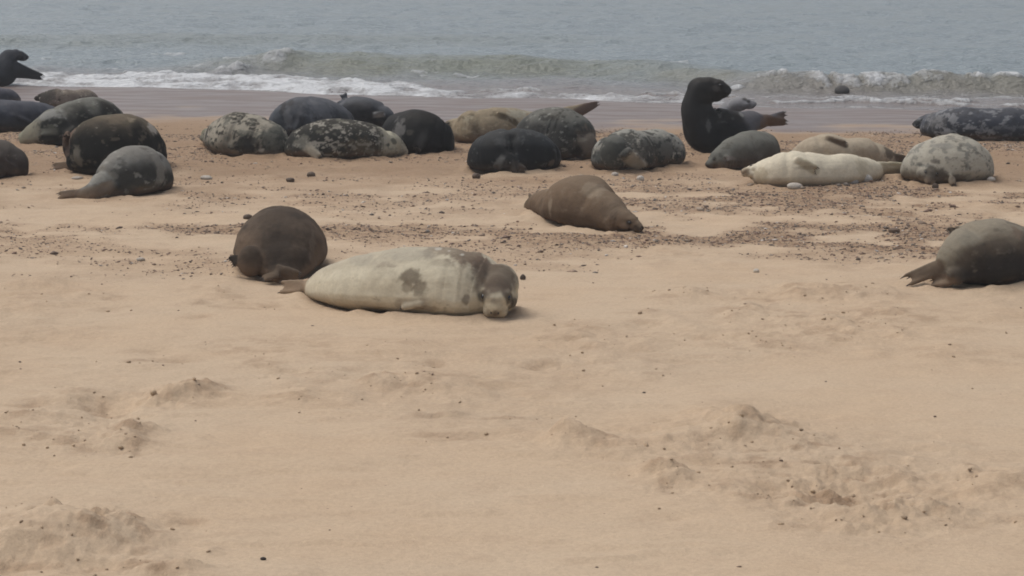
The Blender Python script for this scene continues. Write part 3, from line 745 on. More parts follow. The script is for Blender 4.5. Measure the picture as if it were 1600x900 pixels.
Seal('black seal sitting up with raised head at the water line on the far left',
 [('c', -95, 122, 10, 1.1, .1), ('c', -55, 116, 17, 1.1, .1), ('c', -20, 109, 25, 1.05, .06), ('c', 3, 108, 26, .95, .0), ('c', 11, 98, 18, .95, -.03), ('c', 16, 89, 12.5, .95, -.03), ('c', 22, 86, 10, .9, -.02)],
 anchor=(10, 134), mat=M_WET, flips=[((20, 108, .3), (68, 121, .3), 6, 15, dict(w0=2.4, w1=.6, col=(.016, .018, .022)))],
 head=(23, 86, 9, 1.15, 86, -4, 0, dict(dark=(.012, .012, .014))), folds=[(0.78, 1, .022, .09), (0.22, 1, .014, .10)], coat=dict(base=(.024, .027, .034), back=(.035, .038, .046), sand=.1, dust=0))
Seal('brown rounded seal cut off by the left edge below the slate-blue one',
 [('g', -80, 240, 279, 1.0), ('g', -50, 222, 279, 1.1), ('g', -15, 217, 279, 1.15), ('g', 10, 221, 278, 1.1), ('g', 24, 233, 277, 1.0), ('g', 33, 250, 275, .95)],
 blobs=[(14, 262, 14, 12, .8, .9)], folds=[(0.24, 1, .022, .09), (0.76, 1, .014, .10)], flips=[((-5, 245, .85), (18, 266, 1.15), 9, 35, dict(w0=1, w1=.8, th=.03, col=(.06, .048, .042)))], coat=dict(base=(.048, .038, .033), back=(.085, .074, .066), belly=(.035, .027, .023), sand=.4, spots=[(9, .66, .04, (.19, .17, .15), .5)]))
# --- second group
Seal('cream and charcoal blotched seal at the left end of the middle row',
 [('g', 330, 200, 228, .9), ('g', 340, 190, 233, .95), ('g', 354, 181, 239, 1.05), ('g', 376, 175, 244, 1.15), ('g', 405, 182, 246, 1.15), ('g', 427, 195, 246, 1.05), ('g', 440, 215, 243, .95)],
 flips=[((400, 222, .95), (369, 245, 1.15), 8, 25, dict(w0=1.1, w1=.75, col=(.085, .082, .07)))], blobs=[(322, 211, 8, 11, .2, .9), (420, 228, 20, 14, .6, .9)],
 head=(334, 211, 0, .85, -100, -8, 0, {}), folds=[(0.70, 1, 0.050, .08), (0.80, 1, .022, .09), (0.20, 1, .014, .10)], coat=dict(base=(.29, .265, .215), belly=(.10, .085, .065), bh=-.25, tail=(.22, .205, .15), spots=[(10, .56, .025, (.035, .034, .030), .92), (6, .62, .04, (.12, .12, .10), .7)], sand=.5,
   patch=[(322, 211, 7, 12, (.055, .05, .042), .95), (430, 218, 20, 24, (.075, .08, .07), .8), (388, 228, 22, 13, (.022, .021, .019), .9), (408, 235, 4.5, 3, (.38, .37, .33), .9)]))  # near-black patch paints in the shade of a hollow left unmodelled
Seal('large smooth blue-black seal behind the white-tailed spotted one',
 [('g', 430, 190, 222, .95), ('g', 440, 170, 223, 1.0), ('g', 458, 155, 224, 1.1), ('g', 482, 151, 223, 1.15), ('g', 508, 155, 220, 1.1), ('g', 530, 168, 214, 1.0), ('g', 545, 182, 210, .9)],
 mat=M_WET, flips=[((470, 178, .85), (455, 205, 1.15), 8, 30, dict(w0=1, w1=.8, th=.03, col=(.03, .033, .04))), ((515, 180, .95), (492, 183, 1.1), 5, 30, dict(col=(.02, .022, .026)))],
 folds=[(0.72, 1, .022, .09), (0.28, 1, .014, .10)], coat=dict(base=(.036, .041, .050), back=(.075, .082, .096), kh=.5, belly=(.014, .0155, .018), sand=.25, patch=[(442, 172, 5, 20, (.014, .015, .019), .9), (455, 160, 8, 6, (.016, .018, .022), .8), (500, 172, 26, 18, (.12, .127, .142), .6), (450, 185, 7, 16, (.12, .122, .13), .5)]))
Seal('dusky seal tucked in at the back beside the blue-black one, snout at its left',
 [('g', 614, 186, 197, .9), ('g', 604, 170, 198, 1.0), ('g', 585, 157, 198, 1.1), ('g', 562, 150, 198, 1.1), ('g', 545, 152, 197, 1.0), ('c', 546, 163, 13, .9, .25)],
 anchor=(560, 197), mat=M_WET, flips=[((540, 156, 0), (536, 146, 0), 5, 10, dict(col=(.05, .055, .065))), ((580, 180, .9), (600, 178, 1.1), 4, 30, dict(col=(.16, .16, .16)))],
 head=(546, 163, 9, .85, -60, 14, 0, dict(dark=(.015, .015, .018))), folds=[(0.28, 1, .022, .09), (0.72, 1, .014, .10)], coat=dict(base=(.032, .036, .043), back=(.070, .077, .090), belly=(.010, .010, .011), bh=.1, sand=.2))
Seal('dark spotted seal with a cream-white tapering right end in the middle row',
 [('g', 459, 222, 245, 1.0), ('g', 468, 204, 248, 1.05), ('g', 490, 191, 249, 1.15), ('g', 530, 186, 249, 1.15), ('g', 568, 190, 248, 1.15), ('g', 598, 199, 246, 1.1), ('g', 618, 214, 244, 1.0), ('g', 632, 232, 243, .95)],
 flips=[((474, 226, .9), (501, 251, 1.3), 7, 20, dict(w0=1.2, w1=.7, col=(.30, .27, .215)))], blobs=[(467, 238, 14, 13, .6, .9)],
 folds=[(0.78, 1, .022, .09), (0.22, 1, .014, .10)], coat=dict(base=(.034, .034, .031), belly=(.075, .060, .043), bh=-.30, head=(.37, .345, .265), ht=(.62, .70), spots=[(14, .61, .025, (.33, .31, .265), .8), (7, .64, .03, (.16, .155, .125), .6)], sand=.45,
   patch=[(470, 222, 12, 10, (.20, .195, .165), .7), (470, 242, 16, 8, (.12, .085, .062), .7), (560, 230, 22, 14, (.10, .082, .055), .6), (606, 226, 3, 3, (.05, .05, .04), .8), (598, 212, 3, 3, (.05, .05, .04), .8), (616, 220, 4, 6, (.07, .07, .055), .8)]))
Seal('jet black curled-up seal with a grey throat in the middle row',
 [('g', 613, 198, 228, .95), ('g', 620, 183, 234, 1.05), ('g', 638, 173, 238, 1.15), ('g', 658, 172, 240, 1.2), ('g', 678, 181, 240, 1.1), ('g', 691, 197, 238, 1.0), ('g', 697, 213, 235, .9)],
 blobs=[(640, 212, 18, 16, .6, .9)], folds=[(0.30, 1, 0.040, .08), (0.24, 1, .022, .09), (0.76, 1, .014, .10)], flips=[((668, 205, .85), (652, 232, 1.15), 8, 30, dict(w0=1, w1=.8, th=.03, col=(.02, .019, .018)))], mat=M_WET, coat=dict(base=(.009, .0088, .0088), sand=.08, dust=.03, patch=[(622, 198, 11, 17, (.125, .12, .115), .9), (630, 188, 8, 6, (.10, .095, .09), .7), (640, 208, 6, 4, (.06, .055, .045), .7)]))
Seal('sandy tan seal at the back with raised dark hind flippers pointing up to the right',
 [('g', 892, 178, 206, .8), ('g', 870, 178, 212, .9), ('g', 835, 175, 218, 1.05), ('g', 795, 170, 221, 1.1), ('g', 760, 169, 223, 1.1), ('g', 738, 174, 223, 1.05), ('g', 722, 183, 219, .9)],
 flips=[((882, 182, .1), (936, 161, .2), 7, 15, dict(w0=2.2, w1=.3, col=(.105, .070, .058))), ((890, 180, -.4), (926, 166, -.5), 7, 15, dict(w0=1.2, w1=.5, col=(.13, .09, .075))), ((775, 176, .8), (803, 192, 1.1), 6, 30, dict(w0=1, w1=.8, col=(.10, .082, .052)))],
 folds=[(.8, 3, .02, .2)],
 head=(712, 195, .0, .92, -80, -4, 10, dict(dark=(.05, .04, .03))), coat=dict(base=(.27, .22, .15), belly=(.14, .11, .085), bh=-.1, tail=(.14, .10, .08), tt=(.14, .04), spots=[(6, .60, .04, (.12, .095, .062), .75), (9, .66, .04, (.38, .34, .25), .6)], sand=.5,
   patch=[(696, 197, 8, 8, (.07, .055, .042), .85), (740, 197, 10, 14, (.10, .078, .058), .5), (810, 178, 22, 8, (.36, .34, .27), .7)]))
Seal('grey mottled seal with a curled brown-edged tail, behind the black rounded one',
 [('g', 824, 195, 236, .95), ('g', 834, 180, 242, 1.0), ('g', 852, 170, 247, 1.1), ('g', 875, 168, 250, 1.15), ('g', 894, 176, 250, 1.05), ('g', 906, 190, 249, .95), ('g', 913, 208, 248, .85)],
 blobs=[(914, 229, 21, 22, 1.5, .8)], flips=[((865, 205, .85), (850, 232, 1.15), 8, 30, dict(w0=1, w1=.8, th=.03, col=(.07, .068, .062))), ((925, 222, .8), (922, 250, 1.2), 9, 10, dict(w0=.9, w1=.7, col=(.16, .125, .10)))],
 folds=[(0.72, 1, 0.008, .08), (0.72, 1, .006, .09), (0.28, 1, .014, .10)], coat=dict(base=(.048, .048, .045), back=(.125, .125, .112), kh=.55, spots=[(12, .60, .03, (.03, .03, .028), .8), (13, .66, .03, (.28, .28, .25), .6)], sand=.45,
   patch=[(918, 226, 20, 24, (.15, .125, .10), .85), (903, 238, 11, 13, (.022, .018, .016), .9), (908, 218, 9, 4, (.24, .22, .18), .7), (912, 207, 14, 3, (.05, .04, .032), .6)]))
Seal('black rounded seal dozing in front of the tan and grey ones',
 [('g', 746, 240, 262, .95), ('g', 753, 220, 266, 1.0), ('g', 772, 206, 269, 1.1), ('g', 802, 199, 269, 1.15), ('g', 832, 204, 267, 1.15), ('g', 852, 218, 263, 1.0), ('g', 862, 236, 258, .9)],
 flips=[((790, 242, .9), (776, 262, 1.2), 6, 15, dict(w0=1, w1=.9, col=(.10, .10, .095))), ((800, 256, 1.0), (821, 271, 1.5), 7, 30, dict(w0=1.3, w1=.7, col=(.065, .055, .048))), ((862, 250, .4), (866, 260, .6), 4, 10, dict(col=(.15, .12, .10)))],
 blobs=[(795, 254, 22, 14, .85, .9)], head=(798, 246, .85, .95, 28, -42, 10, dict(dark=(.012, .011, .01))), folds=[(0.42, 1, 0.045, .08), (0.28, 1, .022, .09), (0.72, 1, .014, .10)], mat=M_WET, coat=dict(base=(.011, .012, .013), back=(.026, .029, .031), kh=.6, sand=.15, dust=.04, spots=[(9, .64, .04, (.085, .09, .09), .6)],
   patch=[(790, 222, 18, 6, (.09, .094, .094), .35), (795, 260, 22, 10, (.055, .048, .042), .6), (862, 255, 6, 6, (.17, .13, .10), .6)]))
Seal('seal with charcoal shoulders, speckled back and a pale flipper, right of the grey curled one',
 [('g', 946, 228, 263, .95), ('g', 955, 211, 268, 1.05), ('g', 972, 204, 269, 1.1), ('g', 998, 203, 264, 1.0), ('g', 1026, 201, 261, 1.05), ('g', 1045, 207, 259, 1.0), ('g', 1055, 222, 256, .9)],
 flips=[((976, 236, 1.9), (1003, 268, 2.1), 11, 15, dict(w0=1.1, w1=.6, th=.035, col=(.30, .27, .22)))], blobs=[(961, 239, 24, 29, 1.15, .9)],
 folds=[(0.24, 1, 0.035, .08), (0.78, 1, .022, .09), (0.22, 1, .014, .10)], coat=dict(base=(.11, .11, .10), back=(.27, .265, .235), kh=.35, belly=(.085, .065, .05), bh=-.4, spots=[(9, .52, .03, (.035, .036, .034), .85), (12, .62, .03, (.36, .34, .29), .8)], sand=.45,
   patch=[(955, 238, 27, 34, (.060, .062, .056), .95), (962, 216, 18, 6, (.16, .165, .15), .5), (990, 250, 13, 20, (.30, .27, .22), .8), (1010, 235, 28, 14, (.075, .07, .062), .6)]))
Seal('big black bull seal rearing up with its head turned to the right',
 [('c', 1192, 190, 10, 1.1, .25), ('c', 1176, 190, 16, 1.1, .22), ('c', 1158, 197, 24, 1.15, .18), ('c', 1132, 203, 33, 1.05, .10), ('c', 1106, 203, 37, .95, .02), ('c', 1093, 184, 28, .95, -.02), ('c', 1089, 164, 23.5, .9, -.03), ('c', 1093, 150, 22.5, .88, -.03), ('c', 1097, 144, 23, .86, -.03), ('c', 1106, 139.5, 19, .86, -.03)],
 anchor=(1100, 238), flips=[((1186, 192, 0), (1230, 191, .1), 8, 25, dict(w0=1.7, w1=.35, bend=.1, col=(.115, .072, .048))), ((1192, 188, -.3), (1228, 177, -.6), 4, 30, dict(w0=1.2, w1=.8, col=(.12, .095, .085)))],
 folds=[(.66, 3, .012, .25)],
 head=(1107, 137, 9, 1.36, 86, -2, 0, dict(mw=1.22, ml=.85, dark=(.012, .011, .011), es=.6)), blobs=[(1116, 147, 15, 12, 0, 1.1, -25)], mat=M_WET, coat=dict(base=(.009, .0095, .010), head=(.020, .0195, .019), ht=(.55, .75), tail=(.085, .085, .095), tt=(.30, .20), sand=.15, dust=.04,
   patch=[(1107, 192, 4, 11, (.10, .10, .098), .6), (1125, 180, 3, 6, (.11, .11, .105), .6), (1130, 190, 8, 3, (.07, .07, .068), .6), (1145, 184, 4, 4, (.08, .08, .078), .5), (1158, 178, 4, 6, (.20, .20, .19), .7), (1200, 190, 14, 12, (.12, .075, .05), .8), (1120, 138, 8, 5, (.075, .068, .062), .5)]))  # grey chest blotches, painted in lighter as highlights
Seal('small pale grey seal with black nose and eye peering out behind the rearing bull',
 [('g', 1075, 180, 192, 1.0), ('g', 1100, 172, 194, 1.1), ('g', 1124, 170, 193, 1.0), ('c', 1143, 168, 12.5, .95, .12), ('c', 1154, 162.5, 11.5, .95, .08), ('c', 1160, 162, 10, .9, .05)],
 anchor=(1120, 193), voxel=.010,
 head=(1158, 162, 9, .98, 84, 4, 0, dict(dark=(.016, .015, .016))), folds=[(0.80, 1, .022, .09), (0.20, 1, .014, .10)], coat=dict(base=(.22, .22, .228), belly=(.13, .13, .137), bh=-.1, sand=.2, patch=[(1181, 159, 3.5, 5, (.02, .018, .018), .9), (1164, 155, 4, 2.5, (.02, .018, .018), .8)]))
Seal('plain grey seal with its snout on the sand in front of the bull',
 [('g', 1209, 232, 246, .9), ('g', 1200, 213, 252, 1.0), ('g', 1182, 204, 258, 1.15), ('g', 1160, 208, 262, 1.15), ('g', 1138, 220, 264, 1.05), ('g', 1122, 234, 265, 1.0)],
 flips=[((1150, 248, .9), (1134, 248, 1.2), 4, 30, dict(col=(.15, .13, .115)))],
 head=(1127, 250, .1, .92, -72, -14, 0, dict(dark=(.04, .033, .028))), folds=[(0.72, 1, .022, .09), (0.28, 1, .014, .10)], coat=dict(base=(.095, .088, .075), back=(.145, .145, .127), kh=.5, belly=(.062, .048, .039), spots=[(9, .63, .05, (.075, .07, .06), .6)], sand=.4, patch=[(1107, 260, 3, 4, (.03, .022, .018), .8), (1190, 228, 14, 14, (.085, .08, .07), .5)]))
Seal('pale fawn seal with a dark tail lying behind the cream one',
 [('g', 1238, 240, 258, .95), ('g', 1252, 226, 260, 1.0), ('g', 1272, 215, 261, 1.1), ('g', 1292, 209, 261, 1.15), ('g', 1322, 217, 261, 1.1), ('g', 1352, 216, 260, 1.1), ('g', 1378, 227, 258, 1.0), ('g', 1396, 238, 256, .85)],
 flips=[((1388, 242, .3), (1419, 252, .4), 6, 30, dict(w0=1.3, w1=.8, col=(.075, .058, .042))), ((1288, 214, .5), (1322, 225, .9), 5, 40, dict(w0=1, w1=.8, col=(.085, .062, .045)))],
 folds=[(0.28, 1, .022, .09), (0.72, 1, .014, .10)], coat=dict(base=(.40, .335, .25), belly=(.30, .24, .17), bh=-.2, head=(.13, .10, .075), ht=(.82, .95), spots=[(5, .64, .08, (.26, .21, .15), .5)], sand=.3, dust=.2, patch=[(1390, 240, 18, 9, (.08, .062, .045), .8), (1360, 240, 20, 12, (.22, .17, .12), .5)]))
Seal('cream white seal stretched on its side with its snout to the left',
 [('g', 1372, 255, 276, .85), ('g', 1356, 247, 283, 1.0), ('g', 1330, 243, 288, 1.1), ('g', 1290, 239, 291, 1.15), ('g', 1258, 235, 292, 1.15), ('g', 1235, 234, 292, 1.12), ('g', 1212, 242, 291, 1.05), ('g', 1192, 251, 289, 1.0)],
 flips=[((1368, 258, .2), (1420, 260, .3), 5, 30, dict(w0=1.5, w1=.8, col=(.45, .39, .29))), ((1368, 266, .5), (1412, 266, .5), 5, 30, dict(w0=1.2, w1=.8, col=(.38, .32, .23))), ((1243, 247, .85), (1276, 266, 1.2), 7, 30, dict(w0=.9, w1=.8, th=.02, col=(.42, .375, .275)))],
 folds=[(.80, 4, .012, .25)], voxel=.011,
 head=(1187, 268, .1, .92, -82, 4, 55, dict(dark=(.14, .10, .065), es=.8)), coat=dict(base=(.60, .54, .42), belly=(.44, .38, .285), bh=-.3, tail=(.42, .37, .26), tt=(.2, .05), sand=.4, dust=.05, patch=[(1166, 268, 9, 11, (.24, .18, .12), .8), (1186, 274, 14, 12, (.36, .30, .20), .5), (1260, 262, 22, 3, (.28, .235, .165), .6), (1350, 262, 16, 14, (.40, .35, .245), .5)]))
Seal('pale grey mottled rounded seal with a dark face patch, right of the cream one',
 [('g', 1424, 256, 274, .95), ('g', 1432, 236, 282, 1.05), ('g', 1452, 220, 287, 1.15), ('g', 1482, 211, 289, 1.2), ('g', 1508, 214, 288, 1.15), ('g', 1526, 228, 285, 1.05), ('g', 1536, 248, 281, .95)],
 blobs=[(1458, 272, 27, 15, .9, .9), (1490, 212, 10, 4, 0, 1)], flips=[((1512, 240, .85), (1526, 268, 1.15), 8, 30, dict(w0=1, w1=.8, th=.03, col=(.22, .20, .165))), ((1536, 255, 0), (1542, 272, .1), 5, 20, dict(col=(.05, .042, .035))), ((1484, 270, 1.0), (1490, 289, 1.4), 5, 20, dict(w1=.7, col=(.16, .14, .11)))],
 head=(1458, 262, .80, 1.0, -22, -38, -8, dict(dark=(.04, .033, .027))), folds=[(0.30, 1, 0.030, .08), (0.24, 1, .022, .09), (0.76, 1, .014, .10)], coat=dict(base=(.38, .355, .295), belly=(.15, .13, .10), bh=-.4, spots=[(8, .62, .04, (.15, .15, .135), .7), (14, .66, .03, (.08, .075, .06), .6)], sand=.4, dust=.1,
   patch=[(1462, 274, 24, 10, (.085, .072, .058), .9), (1500, 278, 16, 8, (.08, .068, .055), .7), (1475, 228, 24, 5, (.16, .165, .16), .5), (1462, 252, 6, 3, (.09, .08, .07), .7)]))
Seal('long blue-black seal with pale mottling and a pointed snout at the right edge',
 [('g', 1680, 185, 216, .9), ('g', 1640, 176, 219, 1.1), ('g', 1590, 170, 220, 1.15), ('g', 1540, 169, 220, 1.15), ('g', 1495, 169, 219, 1.1), ('g', 1468, 173, 216, 1.0), ('g', 1456, 178, 212, .95)],
 flips=[((1500, 196, .9), (1478, 208, 1.1), 6, 30, dict(col=(.04, .045, .055)))],
 head=(1452, 189, .1, 1.05, -84, -6, 0, dict(dark=(.018, .018, .02))), folds=[(0.80, 1, .022, .09), (0.20, 1, .014, .10)], coat=dict(base=(.030, .034, .046), back=(.055, .061, .076), belly=(.020, .020, .023), spots=[(9, .56, .03, (.21, .215, .225), .8), (13, .60, .03, (.035, .038, .045), .7)], sand=.35,
   patch=[(1460, 190, 22, 14, (.12, .118, .118), .6), (1431, 192, 7, 5, (.02, .02, .02), .9), (1575, 200, 40, 14, (.035, .04, .052), .6)]), mat=M_WET)

# ---------------------------------------------------------------- beach
def grid_axis():
    a = np.concatenate([-np.geomspace(60, .28, 26), np.linspace(-.262, .262, 520), np.geomspace(.28, 60, 26)])
    return a
A = grid_axis()
rows = np.concatenate([np.linspace(-120, 6, 14), np.geomspace(8.2, 47, 740), np.geomspace(50, 3600, 30)])
RX = np.maximum(rows, 8.2)
RX = np.minimum(RX, 80)
X = A[None, :] * RX[:, None]
Y = np.repeat(rows[:, None], len(A), 1)
Z, DAMP, CH, BAND = Hfull(X, Y, True)
def gridfaces(nr, nc):
    i = np.arange(nr * nc).reshape(nr, nc)
    return np.stack([i[:-1, :-1], i[:-1, 1:], i[1:, 1:], i[1:, :-1]], -1).reshape(-1, 4)
SH = shore(X)
s_ = (Y - 27) / (SH - 27)
wedge = fb2(X * .9, Y * .9, 4, 55)
WET = ss(.45, .66, s_ + .45 * (wedge - .5))
GLO = ss(.42, .64, s_ + .12 * (wedge - .5))
damp2 = ss(-.20, .12, s_ + .40 * (wedge - .5)) * .90
# pebbly bands parallel to the water
def gravel_density(x, y):
    n1 = fb2(x * .7, y * 1.2, 4, 90); n2 = fb2(x * 2.2, y * 2.6, 3, 95)
    yc = 21.6 - .05 * x + .5 * np.sin(x * .55)
    right = ss(-1.0, 4.0, x)
    b1 = np.exp(-((y - yc) / 1.0) ** 2) * (.30 + .85 * right)
    b2 = np.exp(-((y - 25.2 + .06 * x) / 1.9) ** 2) * (.42 + .45 * right)
    b3 = np.exp(-((y - 31.8) / 2.4) ** 2) * 1.0
    b4 = np.exp(-((y - 20.2) / .6) ** 2) * .2 + np.exp(-((y - 22.5) / .6) ** 2) * .5 * (1 - right)
    return np.clip((b1 + b2 + b3 + b4) * ss(.37, .60, n1 * .6 + n2 * .4) * 1.5, 0, 1)
GRV = gravel_density(X, Y) * (1 - WET)
DAMP = np.clip(np.maximum(DAMP, damp2 * (1 - WET)), 0, 1)
me = mk_mesh('sand_beach', np.stack([X, Y, Z], -1).reshape(-1, 3), gridfaces(*X.shape))
fattr(me, 'damp', DAMP); fattr(me, 'gravel', GRV); fattr(me, 'wet', WET); fattr(me, 'gloss', GLO)
o = link('sand_beach', me, M_SAND)
tag(o, kind='structure')

# ---------------------------------------------------------------- sea
vrow = np.concatenate([np.array([-.35, -.2, -.1]), np.linspace(0, 14, 240), np.geomspace(14.15, 50, 130), np.geomspace(52, 4200, 60)])
AS = np.concatenate([-np.geomspace(70, .34, 26), np.linspace(-.30, .30, 480), np.geomspace(.34, 70, 26)])
XS = AS[None, :] * np.minimum(44 + np.maximum(vrow, 0), 140)[:, None]
edge = shore(XS) + .55 * (fb2(XS * .55, XS * 0 + 3, 3, 120) - .5) + .18 * (fb2(XS * 2.6, XS * 0, 3, 121) - .5)
V = np.repeat(vrow[:, None], XS.shape[1], 1)
# shoreline bends fade out to straight crests offshore
fade = 1 - ss(6, 40, V)
YS = V + edge * fade + 42.0 * (1 - fade)
def seapx(px, py):
    d = ray(px, py); t = (SEA - CAMH) / d[2]
    return d[0] * t, d[1] * t
def win(x, a, b, soft): return ss(a - soft, a + soft, x) * (1 - ss(b - soft, b + soft, x))
depth = ss(0, 6, V)
zz = np.full_like(XS, SEA)
wx1 = XS + 3 * (fb2(XS * .2, YS * .2, 2, 131) - .5)
zz += depth * .10 * (fb2(XS * .16 + .03 * YS, YS * .42, 3, 133) - .5) * 2
zz += (.25 + .75 * depth) * .085 * (fb2(XS * .75, YS * 1.5, 4, 135) - .5) * 2
rip = fb2(XS * 2.2, YS * 3.2, 3, 139); zz += (.2 + .8 * depth) * .045 * (rip - .5) * 2
foam = np.zeros_like(XS); green = np.zeros_like(XS); silt = (1 - ss(1.5, 7, V)) * .85
def ridge(pa, pb, h, wf, wb, soft=1.2, seed=1):
    (xa, ya), (xb, yb) = seapx(*pa), seapx(*pb)
    yc = ya + (XS - xa) * (yb - ya) / (xb - xa) + .9 * (fb2(XS * .35, XS * 0 + seed, 3, seed) - .5)
    m = win(XS, xa, xb, soft) * (.75 + .5 * fb2(XS * .5, XS * 0 + 7, 3, seed + 5))
    d = YS - yc
    prof = np.where(d < 0, np.exp(-(d / wf) ** 2), np.exp(-(d / wb) ** 2))
    return m, d, h * m * prof
# the breaking wave on the right
m, d, hz = ridge((1140, 139), (2000, 147), .29, .45, 1.5, 1.0, 3)
zz += hz
cr = fb2(XS * 2.0, YS * 1.5, 4, 150); stk = fb2(XS * 5.0 + d * 1.5, d * 1.4, 4, 151, .6)
wr_ = np.exp(-((d + .05) / .42) ** 2) * m
part = .35 + .65 * ss(.35, .6, fb2(XS * .55, XS * 0 + 2, 3, 152) + .12 * win(XS, 4.5, 9, .8))
foam = np.maximum(foam, np.exp(-((d + .22) / .34) ** 2) * m * np.clip(.06 + part * (1.5 * stk - .12) * ss(3.6, 6.5, XS) * (1 - .55 * ss(7.0, 8.6, XS)), 0, 1))
foam = np.maximum(foam, np.exp(-((d - .06) / .15) ** 2) * m * np.clip(1.7 * stk - .25, 0, 1))
zz += (.10 * (cr - .5) + .10 * (stk - .5)) * np.exp(-((d + .2) / .5) ** 2) * m
green = np.maximum(green, np.exp(-((d + .3) / .9) ** 2) * m)
foam = np.maximum(foam, .75 * m * np.exp(-((d + 1.8) / 1.3) ** 2) * fb2(XS * 1.5, YS * 2, 3, 156))
# trailing edge of it, rising to the left at 1050-1200
m, d, hz = ridge((1000, 122), (1210, 134), .22, .8, 2.0, 1.2, 9); zz += hz; green = np.maximum(green, np.exp(-((d + .5) / 1.4) ** 2) * m)
foam = np.maximum(foam, m * np.exp(-((d - .1) / .3) ** 2) * .8 * cr * win(XS, 4.6, 8.5, .7))
# green swell in the middle
m, d, hz = ridge((330, 106), (1080, 116), .26, 1.1, 2.6, 2.2, 12); zz += hz; green = np.maximum(green, .9 * np.exp(-((d + .7) / 1.7) ** 2) * m)
m, d, hz = ridge((-200, 70), (900, 62), .16, 1.6, 3.0, 3, 14); zz += hz; green = np.maximum(green, .4 * np.exp(-((d + .7) / 2) ** 2) * m)
m, d, hz = ridge((100, 36), (1800, 40), .14, 2.0, 4.0, 4, 16); zz += hz
m, d, hz = ridge((-400, 18), (900, 14), .12, 2.4, 4.0, 4, 18); zz += hz
# little breaking crest left of the middle
m, d, hz = ridge((330, 120), (480, 106), .17, .7, 1.5, .5, 22); zz += hz * (.4 + cr)
foam = np.maximum(foam, m * np.exp(-((d + .1) / .6) ** 2) * (-.15 + 1.1 * cr))
foam = np.maximum(foam, win(XS, -7.6, -5.4, .5) * win(YS, 46.5, 51, 1) * .55 * fb2(XS * 1.6, YS * 1.5, 3, 161))
# spill of foam along the left shore
lw = 1 - ss(-3.4, .4, XS)
wd = 3.0 * lw + 1.6 + 4.5 * (.3 + .7 * lw) * (fb2(XS * .8, XS * 0 + 1, 4, 170) - .5)
fz = (1 - ss(.45, 1.0, V / wd)) * (V > 0)
fl = fz * (lw * .80 + (1 - lw) * .46 * win(XS, -6, 4.4, 2) + .12) * (.05 + 1.75 * fb2(XS * 1.5, YS * 1.9, 5, 172, .6))
foam = np.maximum(foam, fl)
edgeline = np.exp(-((V - .10) / .12) ** 2) * (.10 + .45 * lw + .6 * fb2(XS * 1.4, XS * 0, 3, 175))
foam = np.maximum(foam, edgeline)
for k, off in enumerate((.9, 1.7)):
    ln = np.exp(-((V - off - .5 * (fb2(XS * .6, XS * 0 + 4, 3, 180 + k) - .5)) / .10) ** 2) * ss(.4, .6, fb2(XS * .8, XS * 0, 2, 184 + k))
    foam = np.maximum(foam, ln * .75 * (1 - lw))
foam = np.maximum(foam, ss(.80, .86, fb2(XS * 1.1, YS * 1.4, 3, 188)) * .6 * win(V, 1, 13, 2))
foam = np.clip(foam, 0, 1)
zz += ss(.35, .8, foam) * (.05 + .12 * (fb2(XS * 3.2, YS * 3.5, 4, 190) - .4)) * ss(0, .6, V)
zz += (V > 0) * .02 * ss(0, .25, V) * (1 - ss(2, 6, V))
zz = np.where(V <= 0, base(XS, YS) - .05 * (V < -.05) + .004, zz)
far = ss(60, 400, YS); zz = zz * (1 - far) + SEA * far
me = mk_mesh('sea', np.stack([XS, YS, zz], -1).reshape(-1, 3), gridfaces(*XS.shape))
fattr(me, 'foam', foam); fattr(me, 'green', np.clip(green, 0, 1)); fattr(me, 'silt', silt)
tag(link('sea', me, M_SEA), kind='structure')

# ---------------------------------------------------------------- seals: meshes, coats, eyes and claws
for q in SEALS: q.build()

# ---------------------------------------------------------------- stones, pebbles, clods
rng = np.random.default_rng(4)
def ico(sub=1):
    bm = bmesh.new(); bmesh.ops.create_icosphere(bm, subdivisions=sub, radius=1)
    v = np.array([p.co[:] for p in bm.verts]); f = np.array([[q.index for q in p.verts] for p in bm.faces]); bm.free(); return v, f
IV1, IF1 = ico(1)
IV3, IF3 = ico(3)
OV = np.array([(1, 0, 0), (.2, 1, 0), (-1, .1, 0), (-.1, -1, 0), (.1, 0, 1), (0, .1, -1)], float); OF = np.array([(0, 1, 4), (1, 2, 4), (2, 3, 4), (3, 0, 4), (1, 0, 5), (2, 1, 5), (3, 2, 5), (0, 3, 5)])
def mat_pebbles():
    s = NT('pebbles'); a = s.attr('coat', True); n = s.noise(60, 3, .6)
    s.l(s.mix(1.0, a, s.ramp(n, (.3, .75), (.7, 1.2)), 'MULTIPLY'), s.b.inputs['Base Color']); s.b.inputs['Roughness'].default_value = .75
    s.l(s.bump(n, .4, .005).outputs[0], s.b.inputs['Normal']); return s.m
M_PEB = mat_pebbles()
